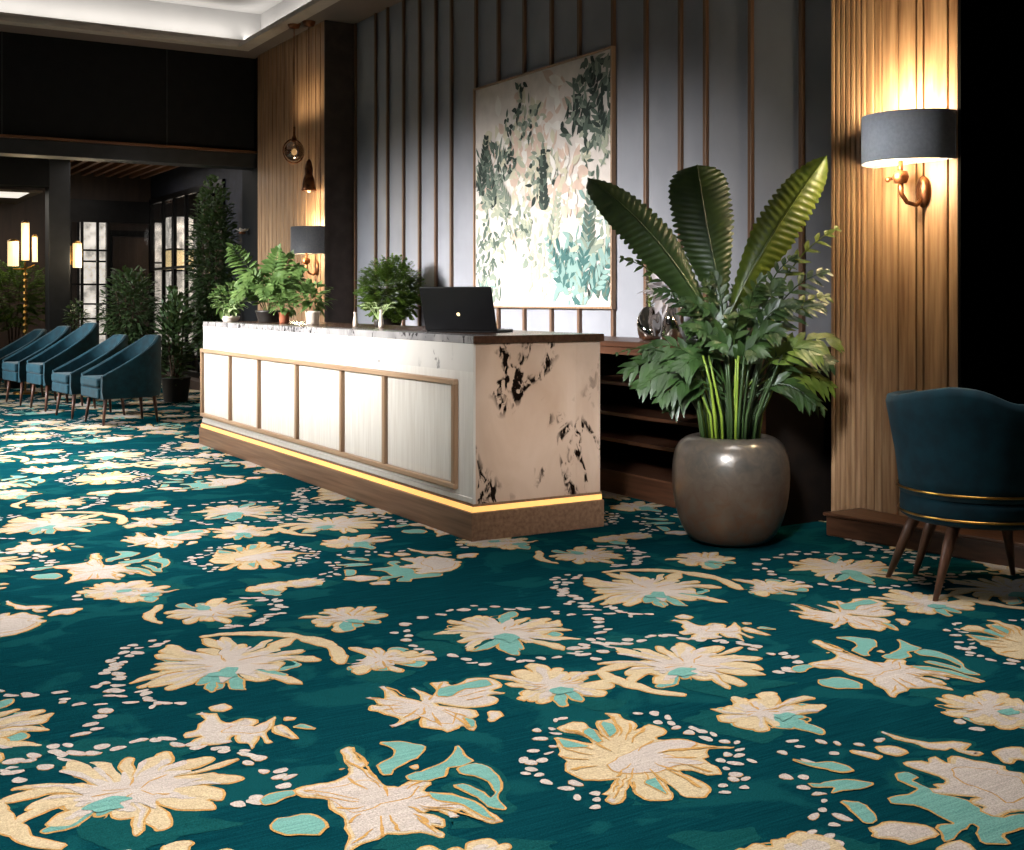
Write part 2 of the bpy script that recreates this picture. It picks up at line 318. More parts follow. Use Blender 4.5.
# ------------------------------------------------------------------ carpet floor with its flower pattern
MOTIF = {'H':[['c',[[-0.251,0.041],[-0.236,0.093],[-0.17,0.113],[-0.149,0.164],[-0.145,0.227],[-0.157,0.282],[-0.188,0.334],[-0.169,0.366],[-0.143,0.35],[-0.123,0.259],[-0.087,0.231],[-0.112,0.195],[-0.063,0.164],[-0.047,0.099],[0.01,0.087],[0.071,0.133],[0.086,0.099],[0.074,0.044],[0.126,0.035],[0.174,-0.003],[0.206,-0.03],[0.253,-0.084],[0.269,-0.118],[0.231,-0.118],[0.193,-0.092],[0.161,-0.057],[0.147,-0.084],[0.16,-0.115],[0.124,-0.084],[0.085,-0.066],[0.071,-0.084],[0.13,-0.118],[0.132,-0.152],[0.091,-0.152],[0.134,-0.185],[0.132,-0.209],[0.065,-0.193],[0.036,-0.198],[0.008,-0.201],[-0.023,-0.185],[-0.034,-0.217],[-0.056,-0.241],[-0.071,-0.268],[-0.091,-0.249],[-0.105,-0.177],[-0.122,-0.135],[-0.116,-0.101],[-0.141,-0.084],[-0.172,-0.057],[-0.179,-0.012],[-0.227,-0.003]]],['b',[[-0.227,0.044],[-0.166,0.083],[-0.092,0.133],[-0.054,0.083],[0.066,0.087],[0.047,0.025],[0.003,-0.003],[-0.039,-0.048],[-0.098,-0.066],[-0.155,-0.039],[-0.195,0.016]]],['a',[[-0.283,-0.152],[-0.263,-0.118],[-0.215,-0.092],[-0.164,-0.127],[-0.153,-0.152],[-0.171,-0.201],[-0.231,-0.209],[-0.269,-0.182]]],['a',[[-0.331,-0.003],[-0.316,0.029],[-0.253,0.054],[-0.24,0.025],[-0.274,-0.021],[-0.311,-0.03]]],['a',[[-0.088,0.385],[-0.035,0.39],[0.045,0.373],[0.026,0.282],[-0.001,0.206],[-0.012,0.153],[-0.045,0.153],[-0.056,0.216],[-0.031,0.259],[-0.055,0.327]]],['a',[[0.03,0.143],[0.06,0.174],[0.106,0.238],[0.125,0.361],[0.141,0.304],[0.181,0.249],[0.165,0.227],[0.124,0.206],[0.12,0.143],[0.081,0.107],[0.04,0.113]]],['a',[[0.145,0.206],[0.182,0.227],[0.237,0.206],[0.25,0.143],[0.247,0.083],[0.268,0.025],[0.291,-0.03],[0.284,-0.048],[0.23,-0.03],[0.182,0.016],[0.131,0.073],[0.155,0.083],[0.204,0.035],[0.236,0.016],[0.244,0.044],[0.21,0.123],[0.151,0.164]]],['a',[[0.085,0.044],[0.142,0.016],[0.207,-0.039],[0.254,-0.11],[0.208,-0.084],[0.152,-0.03],[0.096,0.007]]],['c',[[-0.185,0.21],[-0.177,0.223],[-0.163,0.21],[-0.171,0.195]]],['c',[[0.028,0.216],[0.043,0.235],[0.059,0.216],[0.046,0.197]]]],'S':[['c',[[-0.184,-0.041],[-0.131,-0.041],[-0.166,0.016],[-0.199,0.045],[-0.129,0.03],[-0.193,0.166],[-0.113,0.074],[-0.052,0.045],[-0.01,0.016],[-0.06,0.151],[0.005,0.074],[0.022,0.12],[-0.004,0.182],[0.037,0.214],[0.061,0.151],[0.099,0.214],[0.17,0.23],[0.212,0.151],[0.183,0.105],[0.233,0.074],[0.174,0.045],[0.214,0.001],[0.176,-0.033],[0.09,-0.041],[0.03,0.001],[0.051,-0.041],[0.129,-0.061],[0.14,-0.123],[0.113,-0.137],[0.147,-0.202],[0.134,-0.228],[0.096,-0.176],[0.063,-0.253],[0.025,-0.228],[-0.021,-0.215],[0.001,-0.137],[-0.052,-0.176],[-0.085,-0.22],[-0.056,-0.137],[-0.114,-0.11],[-0.135,-0.088],[-0.169,-0.083]]],['b',[[-0.113,-0.027],[-0.069,0.016],[-0.008,-0.013],[0.034,-0.069],[0.092,-0.096],[0.069,-0.189],[0.023,-0.189],[-0.03,-0.11],[-0.097,-0.096]]],['a',[[0.022,0.12],[0.061,0.151],[0.16,0.214],[0.182,0.151],[0.102,0.12],[0.066,0.045],[0.026,0.06]]],['c',[[0.167,-0.083],[0.224,-0.083],[0.248,-0.137],[0.206,-0.168],[0.178,-0.137]]],['a',[[0.098,-0.123],[0.132,-0.15],[0.141,-0.202],[0.12,-0.202]]]],'K':[['a',[[-0.087,0.206],[-0.052,0.215],[-0.035,0.188],[-0.065,0.152],[-0.042,0.135],[-0.016,0.109],[-0.021,0.075],[0.022,0.058],[0.043,0.042],[0.059,-0.022],[0.088,-0.068],[0.181,-0.022],[0.187,-0.083],[0.106,-0.121],[0.059,-0.171],[0.054,-0.226],[0.009,-0.199],[0.019,-0.142],[0.037,-0.113],[0.025,-0.076],[-0.037,-0.135],[-0.088,-0.185],[-0.09,-0.157],[-0.082,-0.098],[-0.031,-0.083],[-0.047,-0.038],[-0.073,0.026],[-0.135,0.026],[-0.138,0.058],[-0.116,0.083],[-0.081,0.083],[-0.054,0.1],[-0.081,0.126],[-0.095,0.17]]],['c',[[-0.02,0.31],[0.02,0.319],[0.055,0.29],[0.058,0.319],[0.088,0.319],[0.093,0.271],[0.134,0.319],[0.175,0.29],[0.227,0.271],[0.227,0.234],[0.281,0.206],[0.259,0.109],[0.202,0.026],[0.134,-0.022],[0.088,-0.068],[0.061,-0.053],[0.059,-0.022],[0.079,0.01],[0.044,0.026],[0.05,0.058],[0.087,0.083],[0.014,0.075],[-0.021,0.075],[-0.023,0.109],[0.011,0.126],[0.007,0.152],[0.059,0.179],[0.029,0.215],[-0.025,0.252]]],['b',[[0.094,0.252],[0.153,0.252],[0.197,0.234],[0.197,0.197],[0.262,0.179],[0.224,0.092],[0.133,0.042],[0.126,0.092],[0.096,0.143],[0.08,0.197]]],['c',[[-0.247,-0.098],[-0.2,-0.076],[-0.143,-0.083],[-0.089,-0.098],[-0.098,-0.142],[-0.17,-0.185],[-0.198,-0.171],[-0.236,-0.171]]],['a',[[-0.267,0.042],[-0.212,0.018],[-0.196,-0.061],[-0.238,-0.068],[-0.253,-0.053],[-0.245,-0.022]]],['a',[[-0.308,0.17],[-0.254,0.17],[-0.198,0.188],[-0.143,0.143],[-0.216,0.1],[-0.242,0.083],[-0.29,0.088],[-0.256,0.123],[-0.306,0.135]]],['a',[[-0.33,0.306],[-0.274,0.29],[-0.217,0.281],[-0.179,0.256],[-0.166,0.224],[-0.198,0.215],[-0.234,0.243],[-0.281,0.262]]],['c',[[-0.02,0.517],[0.017,0.495],[0.069,0.462],[0.093,0.441],[0.172,0.462],[0.203,0.431],[0.179,0.42],[0.168,0.389],[0.206,0.359],[0.177,0.333],[0.156,0.359],[0.141,0.4],[0.118,0.379],[0.067,0.389],[0.046,0.441],[0.01,0.473]]],['c',[[-0.078,0.42],[-0.011,0.41],[0.011,0.369],[-0.03,0.349],[-0.07,0.369]]],['c',[[-0.15,0.369],[-0.105,0.379],[-0.083,0.339],[-0.111,0.31],[-0.148,0.339]]],['c',[[0.244,0.359],[0.291,0.389],[0.345,0.389],[0.333,0.31],[0.292,0.319],[0.261,0.29],[0.228,0.3]]],['c',[[-0.12,-0.212],[-0.088,-0.185],[-0.044,-0.171],[-0.023,-0.199],[-0.026,-0.24],[-0.1,-0.253]]],['d',[[-0.215,0.431],[-0.163,0.42],[-0.291,0.441],[-0.281,0.4],[-0.333,0.359],[-0.198,0.349],[-0.279,0.3],[-0.352,0.197],[-0.31,0.206],[-0.334,0.135],[-0.317,0.092],[-0.316,0.042],[-0.33,-0.014],[-0.358,-0.045],[-0.289,-0.038],[-0.376,-0.128],[-0.317,-0.091],[-0.329,-0.159],[-0.404,-0.189],[-0.374,-0.206],[-0.107,0.427],[-0.041,0.462],[-0.321,-0.199]]]],'A':[['c',[[-0.173,0.241],[-0.13,0.272],[-0.09,0.262],[-0.071,0.21],[-0.047,0.13],[-0.048,0.262],[-0.017,0.272],[0.004,0.305],[-0.015,0.348],[0.016,0.348],[0.025,0.283],[0.05,0.272],[0.031,0.19],[0.075,0.262],[0.13,0.22],[0.089,0.12],[0.176,0.124],[0.228,0.091],[0.285,0.091],[0.32,0.086],[0.232,0.072],[0.219,0.035],[0.235,0.008],[0.205,-0.011],[0.226,-0.046],[0.236,-0.106],[0.195,-0.115],[0.124,-0.098],[0.139,-0.131],[0.192,-0.172],[0.217,-0.22],[0.169,-0.274],[0.132,-0.267],[0.114,-0.212],[0.097,-0.148],[0.094,-0.267],[0.065,-0.297],[0.015,-0.289],[-0.002,-0.244],[0.021,-0.172],[0.001,-0.181],[-0.026,-0.259],[-0.042,-0.289],[-0.068,-0.297],[-0.085,-0.274],[-0.07,-0.244],[-0.094,-0.228],[-0.034,-0.123],[-0.048,-0.131],[-0.115,-0.14],[-0.173,-0.115],[-0.178,-0.063],[-0.156,-0.037],[-0.186,-0.011],[-0.174,0.026],[-0.19,0.072],[-0.229,0.063],[-0.193,0.091],[-0.205,0.15],[-0.134,0.12],[-0.085,0.101],[-0.125,0.169],[-0.167,0.2]]],['b',[[-0.054,-0.046],[-0.029,0.008],[0.038,0.054],[0.07,0.082],[0.153,0.12],[0.215,0.101],[0.178,0.044],[0.092,0.026],[0.207,-0.037],[0.191,-0.055],[0.127,-0.072],[0.087,-0.123],[0.034,-0.115],[-0.018,-0.098],[-0.05,-0.081]]],['a',[[-0.042,0.251],[-0.009,0.241],[-0.007,0.179],[-0.033,0.13]]],['a',[[-0.116,0.19],[-0.071,0.21],[-0.055,0.12],[-0.078,0.101]]],['a',[[-0.199,0.14],[-0.093,0.091],[-0.173,0.059]]],['a',[[0.047,-0.181],[0.084,-0.148],[0.082,-0.259],[0.069,-0.267]]],['d',[[-0.178,0.294],[-0.155,0.305],[0.071,0.342],[0.112,0.337],[0.107,0.272],[0.152,0.305],[0.15,0.262],[0.164,0.226],[-0.241,0.2],[-0.192,0.224],[-0.192,0.179],[-0.24,0.136],[-0.211,0.069],[-0.265,0.035],[-0.227,0.013],[-0.285,-0.023],[-0.239,-0.037],[-0.266,-0.042],[-0.26,-0.098],[-0.279,-0.128],[-0.241,-0.14],[-0.221,-0.181],[-0.159,-0.169],[-0.184,-0.212],[-0.162,-0.264],[-0.12,-0.233],[-0.109,-0.27],[-0.111,-0.312],[0.229,0.216],[0.205,0.179],[0.242,0.194],[0.268,0.177],[0.238,0.142],[0.285,0.13],[0.326,0.12],[0.332,0.059],[0.292,0.031],[0.329,0.015],[0.265,-0.019],[0.301,-0.034],[0.349,-0.025],[0.259,-0.072],[0.275,-0.115],[0.291,-0.145],[0.264,-0.145],[0.233,-0.181],[0.28,-0.2],[0.243,-0.236],[-0.063,-0.274]]]],'C':[['c',[[-0.283,0.072],[-0.211,0.109],[-0.144,0.109],[-0.204,0.204],[-0.098,0.146],[-0.04,0.184],[0.024,0.204],[0.078,0.165],[0.098,0.072],[0.143,-0.035],[0.2,-0.053],[0.287,-0.087],[0.283,-0.153],[0.193,-0.12],[0.264,-0.218],[0.196,-0.186],[0.122,-0.137],[0.215,-0.28],[0.187,-0.34],[0.141,-0.355],[0.104,-0.325],[0.071,-0.186],[0.056,-0.249],[0.082,-0.355],[0.046,-0.37],[0.016,-0.441],[-0.023,-0.441],[-0.027,-0.355],[-0.059,-0.384],[-0.123,-0.399],[-0.116,-0.325],[-0.145,-0.295],[-0.09,-0.202],[-0.24,-0.186],[-0.271,-0.104],[-0.255,-0.07],[-0.293,-0.018]]],['b',[[-0.125,-0.0],[-0.088,0.109],[0.01,0.165],[0.075,0.127],[0.114,-0.0],[0.154,-0.087],[0.088,-0.17],[0.03,-0.186],[-0.045,-0.137],[-0.095,-0.07]]],['a',[[0.071,-0.186],[0.122,-0.137],[0.215,-0.28],[0.171,-0.265],[0.123,-0.233]]],['a',[[-0.012,-0.265],[0.054,-0.202],[0.078,-0.34],[0.042,-0.355]]],['c',[[-0.273,0.303],[-0.246,0.353],[-0.166,0.408],[-0.07,0.408],[0.023,0.366],[0.118,0.366],[0.222,0.243],[0.313,0.109],[0.332,0.028],[0.3,-0.007],[0.258,0.109],[0.184,0.204],[0.087,0.283],[0.009,0.271],[-0.047,0.215],[-0.146,0.243],[-0.21,0.223],[-0.25,0.204]]],['d',[[-0.372,-0.104],[-0.342,-0.0],[-0.362,-0.07],[-0.359,-0.202],[-0.306,-0.265],[-0.24,-0.28],[-0.236,-0.355],[-0.185,-0.325],[-0.177,-0.413],[-0.107,-0.355],[-0.305,0.053],[-0.362,0.127],[-0.307,0.204],[-0.335,-0.087],[-0.478,0.109],[-0.45,0.09],[-0.079,-0.447],[-0.046,-0.413],[-0.028,-0.491],[0.317,-0.077],[0.297,-0.147],[0.369,-0.233]]],['c',[[0.301,-0.077],[0.315,-0.035],[0.346,-0.07],[0.334,-0.114]]]],'P':[['c',[[-0.147,-0.06],[-0.111,0.029],[-0.106,0.083],[-0.174,0.124],[-0.075,0.11],[-0.024,0.056],[-0.005,0.096],[0.03,0.069],[0.028,-0.01],[0.058,0.069],[0.076,0.096],[0.109,0.003],[0.098,-0.035],[0.131,-0.109],[0.107,-0.121],[0.076,-0.06],[0.072,-0.169],[0.047,-0.133],[0.016,-0.133],[0.003,-0.06],[-0.022,-0.145],[-0.069,-0.133],[-0.108,-0.121],[-0.088,-0.06],[-0.127,-0.085]]],['b',[[-0.049,-0.035],[-0.011,0.042],[0.053,0.003],[0.083,0.042],[0.096,-0.022],[0.049,-0.06],[0.0,-0.048]]],['c',[[0.109,0.003],[0.134,0.016],[0.203,-0.085],[0.181,-0.085],[0.126,-0.035]]],['a',[[0.158,-0.01],[0.193,0.003],[0.239,-0.022],[0.199,-0.035]]],['c',[[0.112,0.083],[0.162,0.069],[0.162,0.042],[0.122,0.056]]],['c',[[-0.142,0.166],[-0.095,0.194],[-0.059,0.166],[-0.07,0.129],[-0.12,0.137]]]]}
GOLD, CREAM, BEIGE, AQUA, MID = 1, 2, 3, 4, 5
def smoothed(p, it=1):
    for _ in range(it):
        q = []
        for i in range(len(p)):
            a, b = p[i], p[(i + 1) % len(p)]
            q.append((a[0] * .84 + b[0] * .16, a[1] * .84 + b[1] * .16)); q.append((a[0] * .16 + b[0] * .84, a[1] * .16 + b[1] * .84))
        p = q
    return p
def offset(p, d):
    n = len(p); ar = sum(p[i][0] * p[(i + 1) % n][1] - p[(i + 1) % n][0] * p[i][1] for i in range(n)); sg = 1 if ar > 0 else -1
    out = []
    for i in range(n):
        a, b = p[i - 1], p[(i + 1) % n]; tx, ty = b[0] - a[0], b[1] - a[1]; L = math.hypot(tx, ty) or 1
        out.append((p[i][0] + sg * ty / L * d, p[i][1] - sg * tx / L * d))
    return out
def ccw(p):
    n = len(p); ar = sum(p[i][0] * p[(i + 1) % n][1] - p[(i + 1) % n][0] * p[i][1] for i in range(n))
    return p if ar > 0 else p[::-1]
def petal(a, r0, r1, w, rg, bend=0.0):
    pts = []; n = 7
    prof = [(0, .35), (.25, .55), (.5, .8), (.72, 1.0), (.88, .85), (.97, .45), (1.0, 0)]
    for sgn in (1, -1):
        seq = prof if sgn == 1 else prof[-2::-1]
        for u, wf in seq:
            r = r0 + (r1 - r0) * u; ww = w * wf * (1 + rg.uniform(-.18, .18)); ang = a + bend * u * u
            pts.append((r * math.cos(ang) - sgn * ww * math.sin(ang), r * math.sin(ang) + sgn * ww * math.cos(ang)))
    return pts
def ellipse(cx, cy, a, bb, rot=0, n=9):
    return [(cx + a * math.cos(2 * math.pi * i / n) * math.cos(rot) - bb * math.sin(2 * math.pi * i / n) * math.sin(rot),
             cy + a * math.cos(2 * math.pi * i / n) * math.sin(rot) + bb * math.sin(2 * math.pi * i / n) * math.cos(rot)) for i in range(n)]
# each motif is a list of (poly, level, material); levels stack 0.25 mm apart like raised tufts
def digit(name):
    out = []
    for kind, pts in MOTIF[name]:
        if kind == 'd':
            rg = random.Random(len(pts))
            for x, y in pts:
                e = ellipse(x, y, .016 * rg.uniform(.8, 1.3), .0135 * rg.uniform(.8, 1.2), rg.uniform(0, 3)); out.append((e, 3, BEIGE)); out.append((offset(e, .0015), 1, GOLD if rg.random() < .3 else MID))
            continue
        p = smoothed(pts, 1)
        if kind == 'b': out.append((offset(p, .003), 4, GOLD)); out.append((offset(p, -.001), 5, BEIGE))
        else:
            out.append((offset(p, .003), 2 if kind == 'c' else 5, GOLD))
            out.append((offset(p, -.003), 3 if kind == 'c' else 6, CREAM if kind == 'c' else AQUA))
            if kind == 'c' and len(pts) < 30: out.append((offset(p, -.012), 4, BEIGE))
            if len(pts) > 14: out.append((offset(smoothed(pts, 2), .022), 0, MID))
            if kind == 'c' and len(pts) > 40:
                if name in 'HS': out.append((offset(p, -.012), 4, BEIGE))
                rg = random.Random(len(pts)); cx = sum(q[0] for q in p) / len(p); cy = sum(q[1] for q in p) / len(p)
                for q in p[::5]:
                    dx, dy = q[0] - cx, q[1] - cy; r = math.hypot(dx, dy); a = math.atan2(dy, dx)
                    if r > .09: out.append(([(cx + x, cy + y) for x, y in petal(a, r * rg.uniform(.35, .55), r * .92, .005, rg)], 6, GOLD))
    return out
def daisy(R0, n, seed, core=.42, aqua=(), spanz=None, dots=None, arcs=(), jag=.3, w=None):
    rg = random.Random(seed); out = []
    a0, a1 = spanz or (0, 2 * math.pi); n = int(n * 1.55); R0 *= 1.1
    for i in range(n):
        a = a0 + (a1 - a0) * (i + .5) / n + rg.uniform(-.1, .1); r1 = R0 * rg.uniform(1 - jag * 1.5, 1.14)
        ww = (w or (a1 - a0) * R0 / n * .38) * rg.uniform(.6, 1.3)
        p = smoothed(petal(a, R0 * .12, r1, ww, rg, rg.uniform(-.22, .22)), 1)
        isaq = any(lo <= a % (2 * math.pi) <= hi for lo, hi in aqua)
        out.append((offset(p, .0055), 1 + i % 2, GOLD)); out.append((offset(p, -.0008), 3 + i % 2, AQUA if isaq else CREAM))
        if i % 3 == 0: q = smoothed(petal(a + .12, R0 * .2, R0 * rg.uniform(.6, .85), ww * 1.5, rg), 1); out.append((offset(q, .005), .3, GOLD)); out.append((q, .6, AQUA if rg.random() < .7 else MID))
        if not isaq and rg.random() < .7: out.append((smoothed(petal(a, R0 * .25, r1 * .84, ww * .42, rg), 1), 5, BEIGE))
    if spanz is None:
        k = 22; cr = [R0 * core * (rg.uniform(1.0, 1.5) if i % 2 else rg.uniform(.5, .8)) for i in range(k)]
        p = smoothed([(cr[i] * math.cos(2 * math.pi * i / k), cr[i] * math.sin(2 * math.pi * i / k)) for i in range(k)], 1)
        out.append((p, 6, BEIGE))
        for i in range(7):
            a = rg.uniform(0, 6.28); r = R0 * core * rg.uniform(.1, .5); L_ = R0 * rg.uniform(.15, .35)
            out.append((petal(a, r, r + L_, .004, rg), 7, GOLD))
        if aqua:
            lo, hi = aqua[0]; mid = (lo + hi) / 2; rr = [R0 * rg.uniform(.09, .24) for _ in range(11)]
            q = smoothed([(rr[i] * math.cos(2 * math.pi * i / 11) + R0 * .34 * math.cos(mid), rr[i] * math.sin(2 * math.pi * i / 11) + R0 * .34 * math.sin(mid)) for i in range(11)], 1)
            out.append((q, 8, AQUA))
    if dots:
        lo, hi, nd, rr = dots
        for i in range(nd):
            a = lo + (hi - lo) * (i + rg.random()) / nd; r = R0 * rg.uniform(rr, rr + .35)
            e = ellipse(r * math.cos(a), r * math.sin(a), rg.uniform(.016, .028), rg.uniform(.013, .019), rg.uniform(-.5, .5)); out.append((e, 3, BEIGE)); out.append((offset(e, .0015), 1, GOLD if rg.random() < .3 else MID))
    for lo, hi, r, ww in arcs:
        kk = 11; up = []; dn = []
        for i in range(kk):
            a = lo + (hi - lo) * i / (kk - 1); tw = ww * (max(.1, math.sin(math.pi * (i + .5) / kk)) ** .4) * rg.uniform(.6, 1.25)
            up.append(((r + tw) * math.cos(a), (r + tw) * math.sin(a))); dn.append(((r - tw) * math.cos(a), (r - tw) * math.sin(a)))
        p = smoothed(up + dn[::-1], 1); out.append((offset(p, .005), 1, GOLD)); out.append((p, 3, CREAM))
    k = 14
    for q in range(3):
        cx, cy = R0 * rg.uniform(-.9, .9), R0 * rg.uniform(-.9, .9)
        out.append((smoothed([(cx + R0 * .6 * rg.uniform(.5, 1.3) * math.cos(2 * math.pi * i / k), cy + R0 * .5 * rg.uniform(.5, 1.3) * math.sin(2 * math.pi * i / k)) for i in range(k)], 1), 0, MID))
    return out
PI = math.pi
TILE = [((1.936, 2.633), digit('A')), ((1.276, 2.70), digit('H')), ((1.68, 3.30), digit('S')), ((2.43, 1.95), digit('K')),
        ((1.27, 4.0), daisy(.29, 19, 77, .5, [(4.5, 5.2), (5.6, 5.9)], dots=(2.4, 4.6, 40, 1.1), arcs=[(.0, 2.1, .37, .03)])), ((1.10, 3.39), digit('P')),
        ((2.277, 3.857), daisy(.26, 19, 3, .45, [(4.4, 5.4), (1.4, 1.8)], dots=(0, 2 * PI, 46, 1.12))),
        ((.722, 3.10), daisy(.25, 17, 5, .5, [(4.2, 4.9)], dots=(-.3, 3.0, 34, 1.1), arcs=[(3.3, 4.5, .31, .028)])),
        ((2.10, 3.24), daisy(.19, 14, 8, .4, [(4.6, 5.5)])),
        ((1.838, 4.35), daisy(.18, 13, 11, .4, [(4.9, 5.6)], jag=.4)),
        ((2.51, 2.70), daisy(.18, 14, 14, .35, [(5.0, 5.9)])),
        ((3.12, 2.37), daisy(.18, 14, 17, .35, [(5.3, 6.0)])),
        ((1.743, 3.77), daisy(.17, 13, 21, .4, [], jag=.45)),
        ((1.23, 5.16), daisy(.15, 13, 24, .35, [(5.2, 6.2)], dots=(2.6, 3.6, 5, 1.1))),
        ((1.41, 4.71), daisy(.17, 14, 27, .5, [(2.0, 2.6)], dots=(-1.2, 1.2, 22, 1.2), arcs=[(2.7, 4.0, .24, .02)])),
        ((1.82, 4.93), daisy(.16, 7, 30, .3, [(5.0, 6.2)], jag=.45, w=.045, spanz=(.4, 4.2)))]
def warp(x, y, ax, ay):
    a = mnoise.noise((x * 28 + ax * 9, y * 28, ay)) * .011; b = mnoise.noise((x * 28, y * 28 + 40 + ay * 9, ax)) * .011
    c = mnoise.noise((x * 8 + ax * 5, y * 8, 7 + ay)) * .03; d = mnoise.noise((x * 8, y * 8 + 80, 3 + ay)) * .03
    return x + a + c, y + b + d
def dense(p, step):
    out = []
    for i in range(len(p)):
        a, b = p[i], p[(i + 1) % len(p)]; k = max(1, int(math.hypot(b[0] - a[0], b[1] - a[1]) / step))
        out += [(a[0] + (b[0] - a[0]) * j / k, a[1] + (b[1] - a[1]) * j / k) for j in range(k)]
    return out
TILE = [(a, [(dense(p, .018) if len(p) > 10 else p, l, m_) for p, l, m_ in sh]) for a, sh in TILE]
fl = MB(); fl.cur = 0
fl.add([(-4, -3, 0), (9, -3, 0), (9, 23, 0), (-4, 23, 0)], [(0, 1, 2, 3)])
TA, TB = (1.885, .09), (-.06, 3.0)
for i in range(-3, 5):
    for j in range(-2, 7):
        for (ax, ay), shapes in TILE:
            X0 = ax + i * TA[0] + j * TB[0]; Y0 = ay + i * TA[1] + j * TB[1]
            fw = X0 * SN + Y0 * CS; rt = X0 * CS - Y0 * SN
            if fw < 1.6 or fw > 19 or abs(rt) > .5 * fw + 1.0 or X0 > 7.4: continue
            far = fw > 12
            for si, (p, lev, mi) in enumerate(shapes):
                if far and lev >= 5 and mi == GOLD: continue
                q = [warp(x, y, ax, ay) for x, y in ccw(p)]; z = 0.0004 + lev * .0005 + si * 5e-6; fl.cur = mi
                pts = [(X0 + x * CS + y * SN, Y0 - x * SN + y * CS, z) for x, y in q]
                tris = []
                for t in tessellate_polygon([[Vector((x, y, 0)) for x, y in q]]):
                    a_, b_, c_ = (q[k] for k in t); ar = (b_[0] - a_[0]) * (c_[1] - a_[1]) - (b_[1] - a_[1]) * (c_[0] - a_[0])
                    if abs(ar) > 1e-9: tris.append(tuple(t) if ar > 0 else (t[0], t[2], t[1]))
                fl.add(pts, tris)
structure(fl.build('floor', [C_base, C_gold, C_cream, C_beige, C_aqua, C_mid]))

# ------------------------------------------------------------------ room shell
WX = 5.1; HC = 4.2; WY = 14.1
wr = structure(MB().box(WX, WX + .2, 4.0, WY + .2, 0, 4.7).build('wall_right', M_charcoal))
for y in (13.0, 12.6, 12.2, 11.75, 11.23, 10.94, 10.57, 10.22, 9.88, 9.57, 9.11, 8.72, 8.30, 7.89, 7.50, 7.06, 6.67, 6.29, 6.03, 5.60, 5.16, 4.86):
    MB().box(WX - .028, WX, y - .016, y + .016, .9, HC).build('batten', M_batten, wr, bevel=.004)
# near slatted pillar, its return wall coloured shadow black, and the step at its foot
NX = 4.95
pn = structure(MB().box(NX + .02, WX + .1, 3.947, 4.80, 0, 4.6).build('wall_near', M_slatgap))
edges = [3.947, 3.998, 4.012, 4.155, 4.168, 4.20, 4.212, 4.315, 4.33, 4.43, 4.445, 4.48, 4.494, 4.535]
sl = MB()
for y0, y1 in ((3.947, 4.000), (4.012, 4.152), (4.163, 4.198), (4.209, 4.316), (4.327, 4.428), (4.440, 4.480), (4.491, 4.535)):
    sl.box(NX, NX + .02, y0, y1, 0, HC)
y = 4.546
while y < 4.78:
    sl.box(NX - .004, NX + .02, y, y + .024, 0, HC); y += .037
sl.build('slat_cladding', M_slat, pn, bevel=.003)
structure(MB().box(NX + .001, 9, 3.930, 3.946, 0, 4.6).build('wall_front', M_end_shade))
structure(MB().prism([(4.68, 4.57), (4.90, 3.35), (5.3, 1.2), (9, 1.2), (9, 3.929), (4.949, 3.929), (4.949, 4.57)], 0, .105).build('step', M_step, bevel=.006))
structure(MB().prism([(4.665, 4.58), (4.885, 3.345), (5.285, 1.19), (9, 1.19), (9, 3.929), (4.949, 3.929), (4.949, 4.58)], .105, .122).build('step_tread', M_step, bevel=.004))
# far slatted pillar
FX = 4.75
pf = structure(MB().box(FX + .03, WX + .1, 11.775, 13.899, 0, 4.3).build('wall_pillar', M_pilend))
sl = MB(); y = 11.775
while y < 13.80:
    sl.box(FX, FX + .03, y + .006, y + .125, 0, HC); y += .135
sl.build('slat_cladding', M_slat, pf, bevel=.004)
MB().box(FX - .004, FX + .03, 11.768, 11.785, 0, HC).build('corner_trim', M_pilend, pf)
structure(MB().box(4.78, WX + .1, 13.90, 14.60, 0, 4.3).build('wall_return', M_black))
# upper wall above the opening, beam and copper line
wf = structure(MB().box(-4, 4.80, WY, WY + .2, 2.98, 4.7).build('wall_far', M_black))
MB().box(1.9, 1.915, WY - .006, WY, 3.07, HC).build('panel_joint', M_beam, wf)
MB().box(3.7, 3.715, WY - .006, WY, 3.07, HC).build('panel_joint', M_beam, wf)
structure(MB().box(-4, 4.79, WY - .06, WY + .26, 2.86, 3.03).build('beam', M_beam, bevel=.006))
structure(MB().box(-4, 4.79, WY - .09, WY - .002, 3.031, 3.062).build('trim_1', M_copper, bevel=.004))
# ceiling: flat border, stepped lip, recessed tray
TX, TY = 4.43, 13.55
ce = structure(MB().box(TX, 9, -3, WY, HC, HC + .02).box(-4, TX, TY, WY, HC, HC + .02).build('ceiling', M_ceil))
lip = MB()
for dx, z0, z1 in ((0, HC - .012, HC + .03), (.05, HC + .03, HC + .075), (.085, HC + .075, HC + .10)):
    lip.box(TX - .05 + dx, TX + .12, -3, TY + .12, z0, z1); lip.box(-4, TX - .05 + dx, TY - .05 + dx, TY + .12, z0, z1)
structure(lip.build('trim_2', mat('cornice paint', rgb(176, 166, 156), rgb(168, 158, 148), 0.7, spec=0.1), bevel=.006))
structure(MB().box(-4, TX + .5, -3, TY + .5, HC + .5, HC + .6).build('ceiling_tray', M_tray))
structure(MB().box(TX + .35, TX + .45, -3, TY + .45, HC + .02, HC + .5).box(-4, TX + .35, TY + .35, TY + .45, HC + .02, HC + .5).build('wall_tray', M_tray))
area('cove light right', (TX + .16, 6, HC + .16), (TX - .6, 6, HC + .62), 18, .06, 75, (1, .93, .82)).rotation_euler = (0, R(180 - 50), 0)
bpy.data.objects['cove light right'].rotation_euler = Vector((-.35, 0, .6)).to_track_quat('-Z', 'Y').to_euler()
bpy.data.lights['cove light right'].size = .06; bpy.data.lights['cove light right'].size_y = 19
o = area('cove light far', (0, TY + .16, HC + .16), (0, TY, HC + .6), 9, .06, 48, (1, .93, .82))
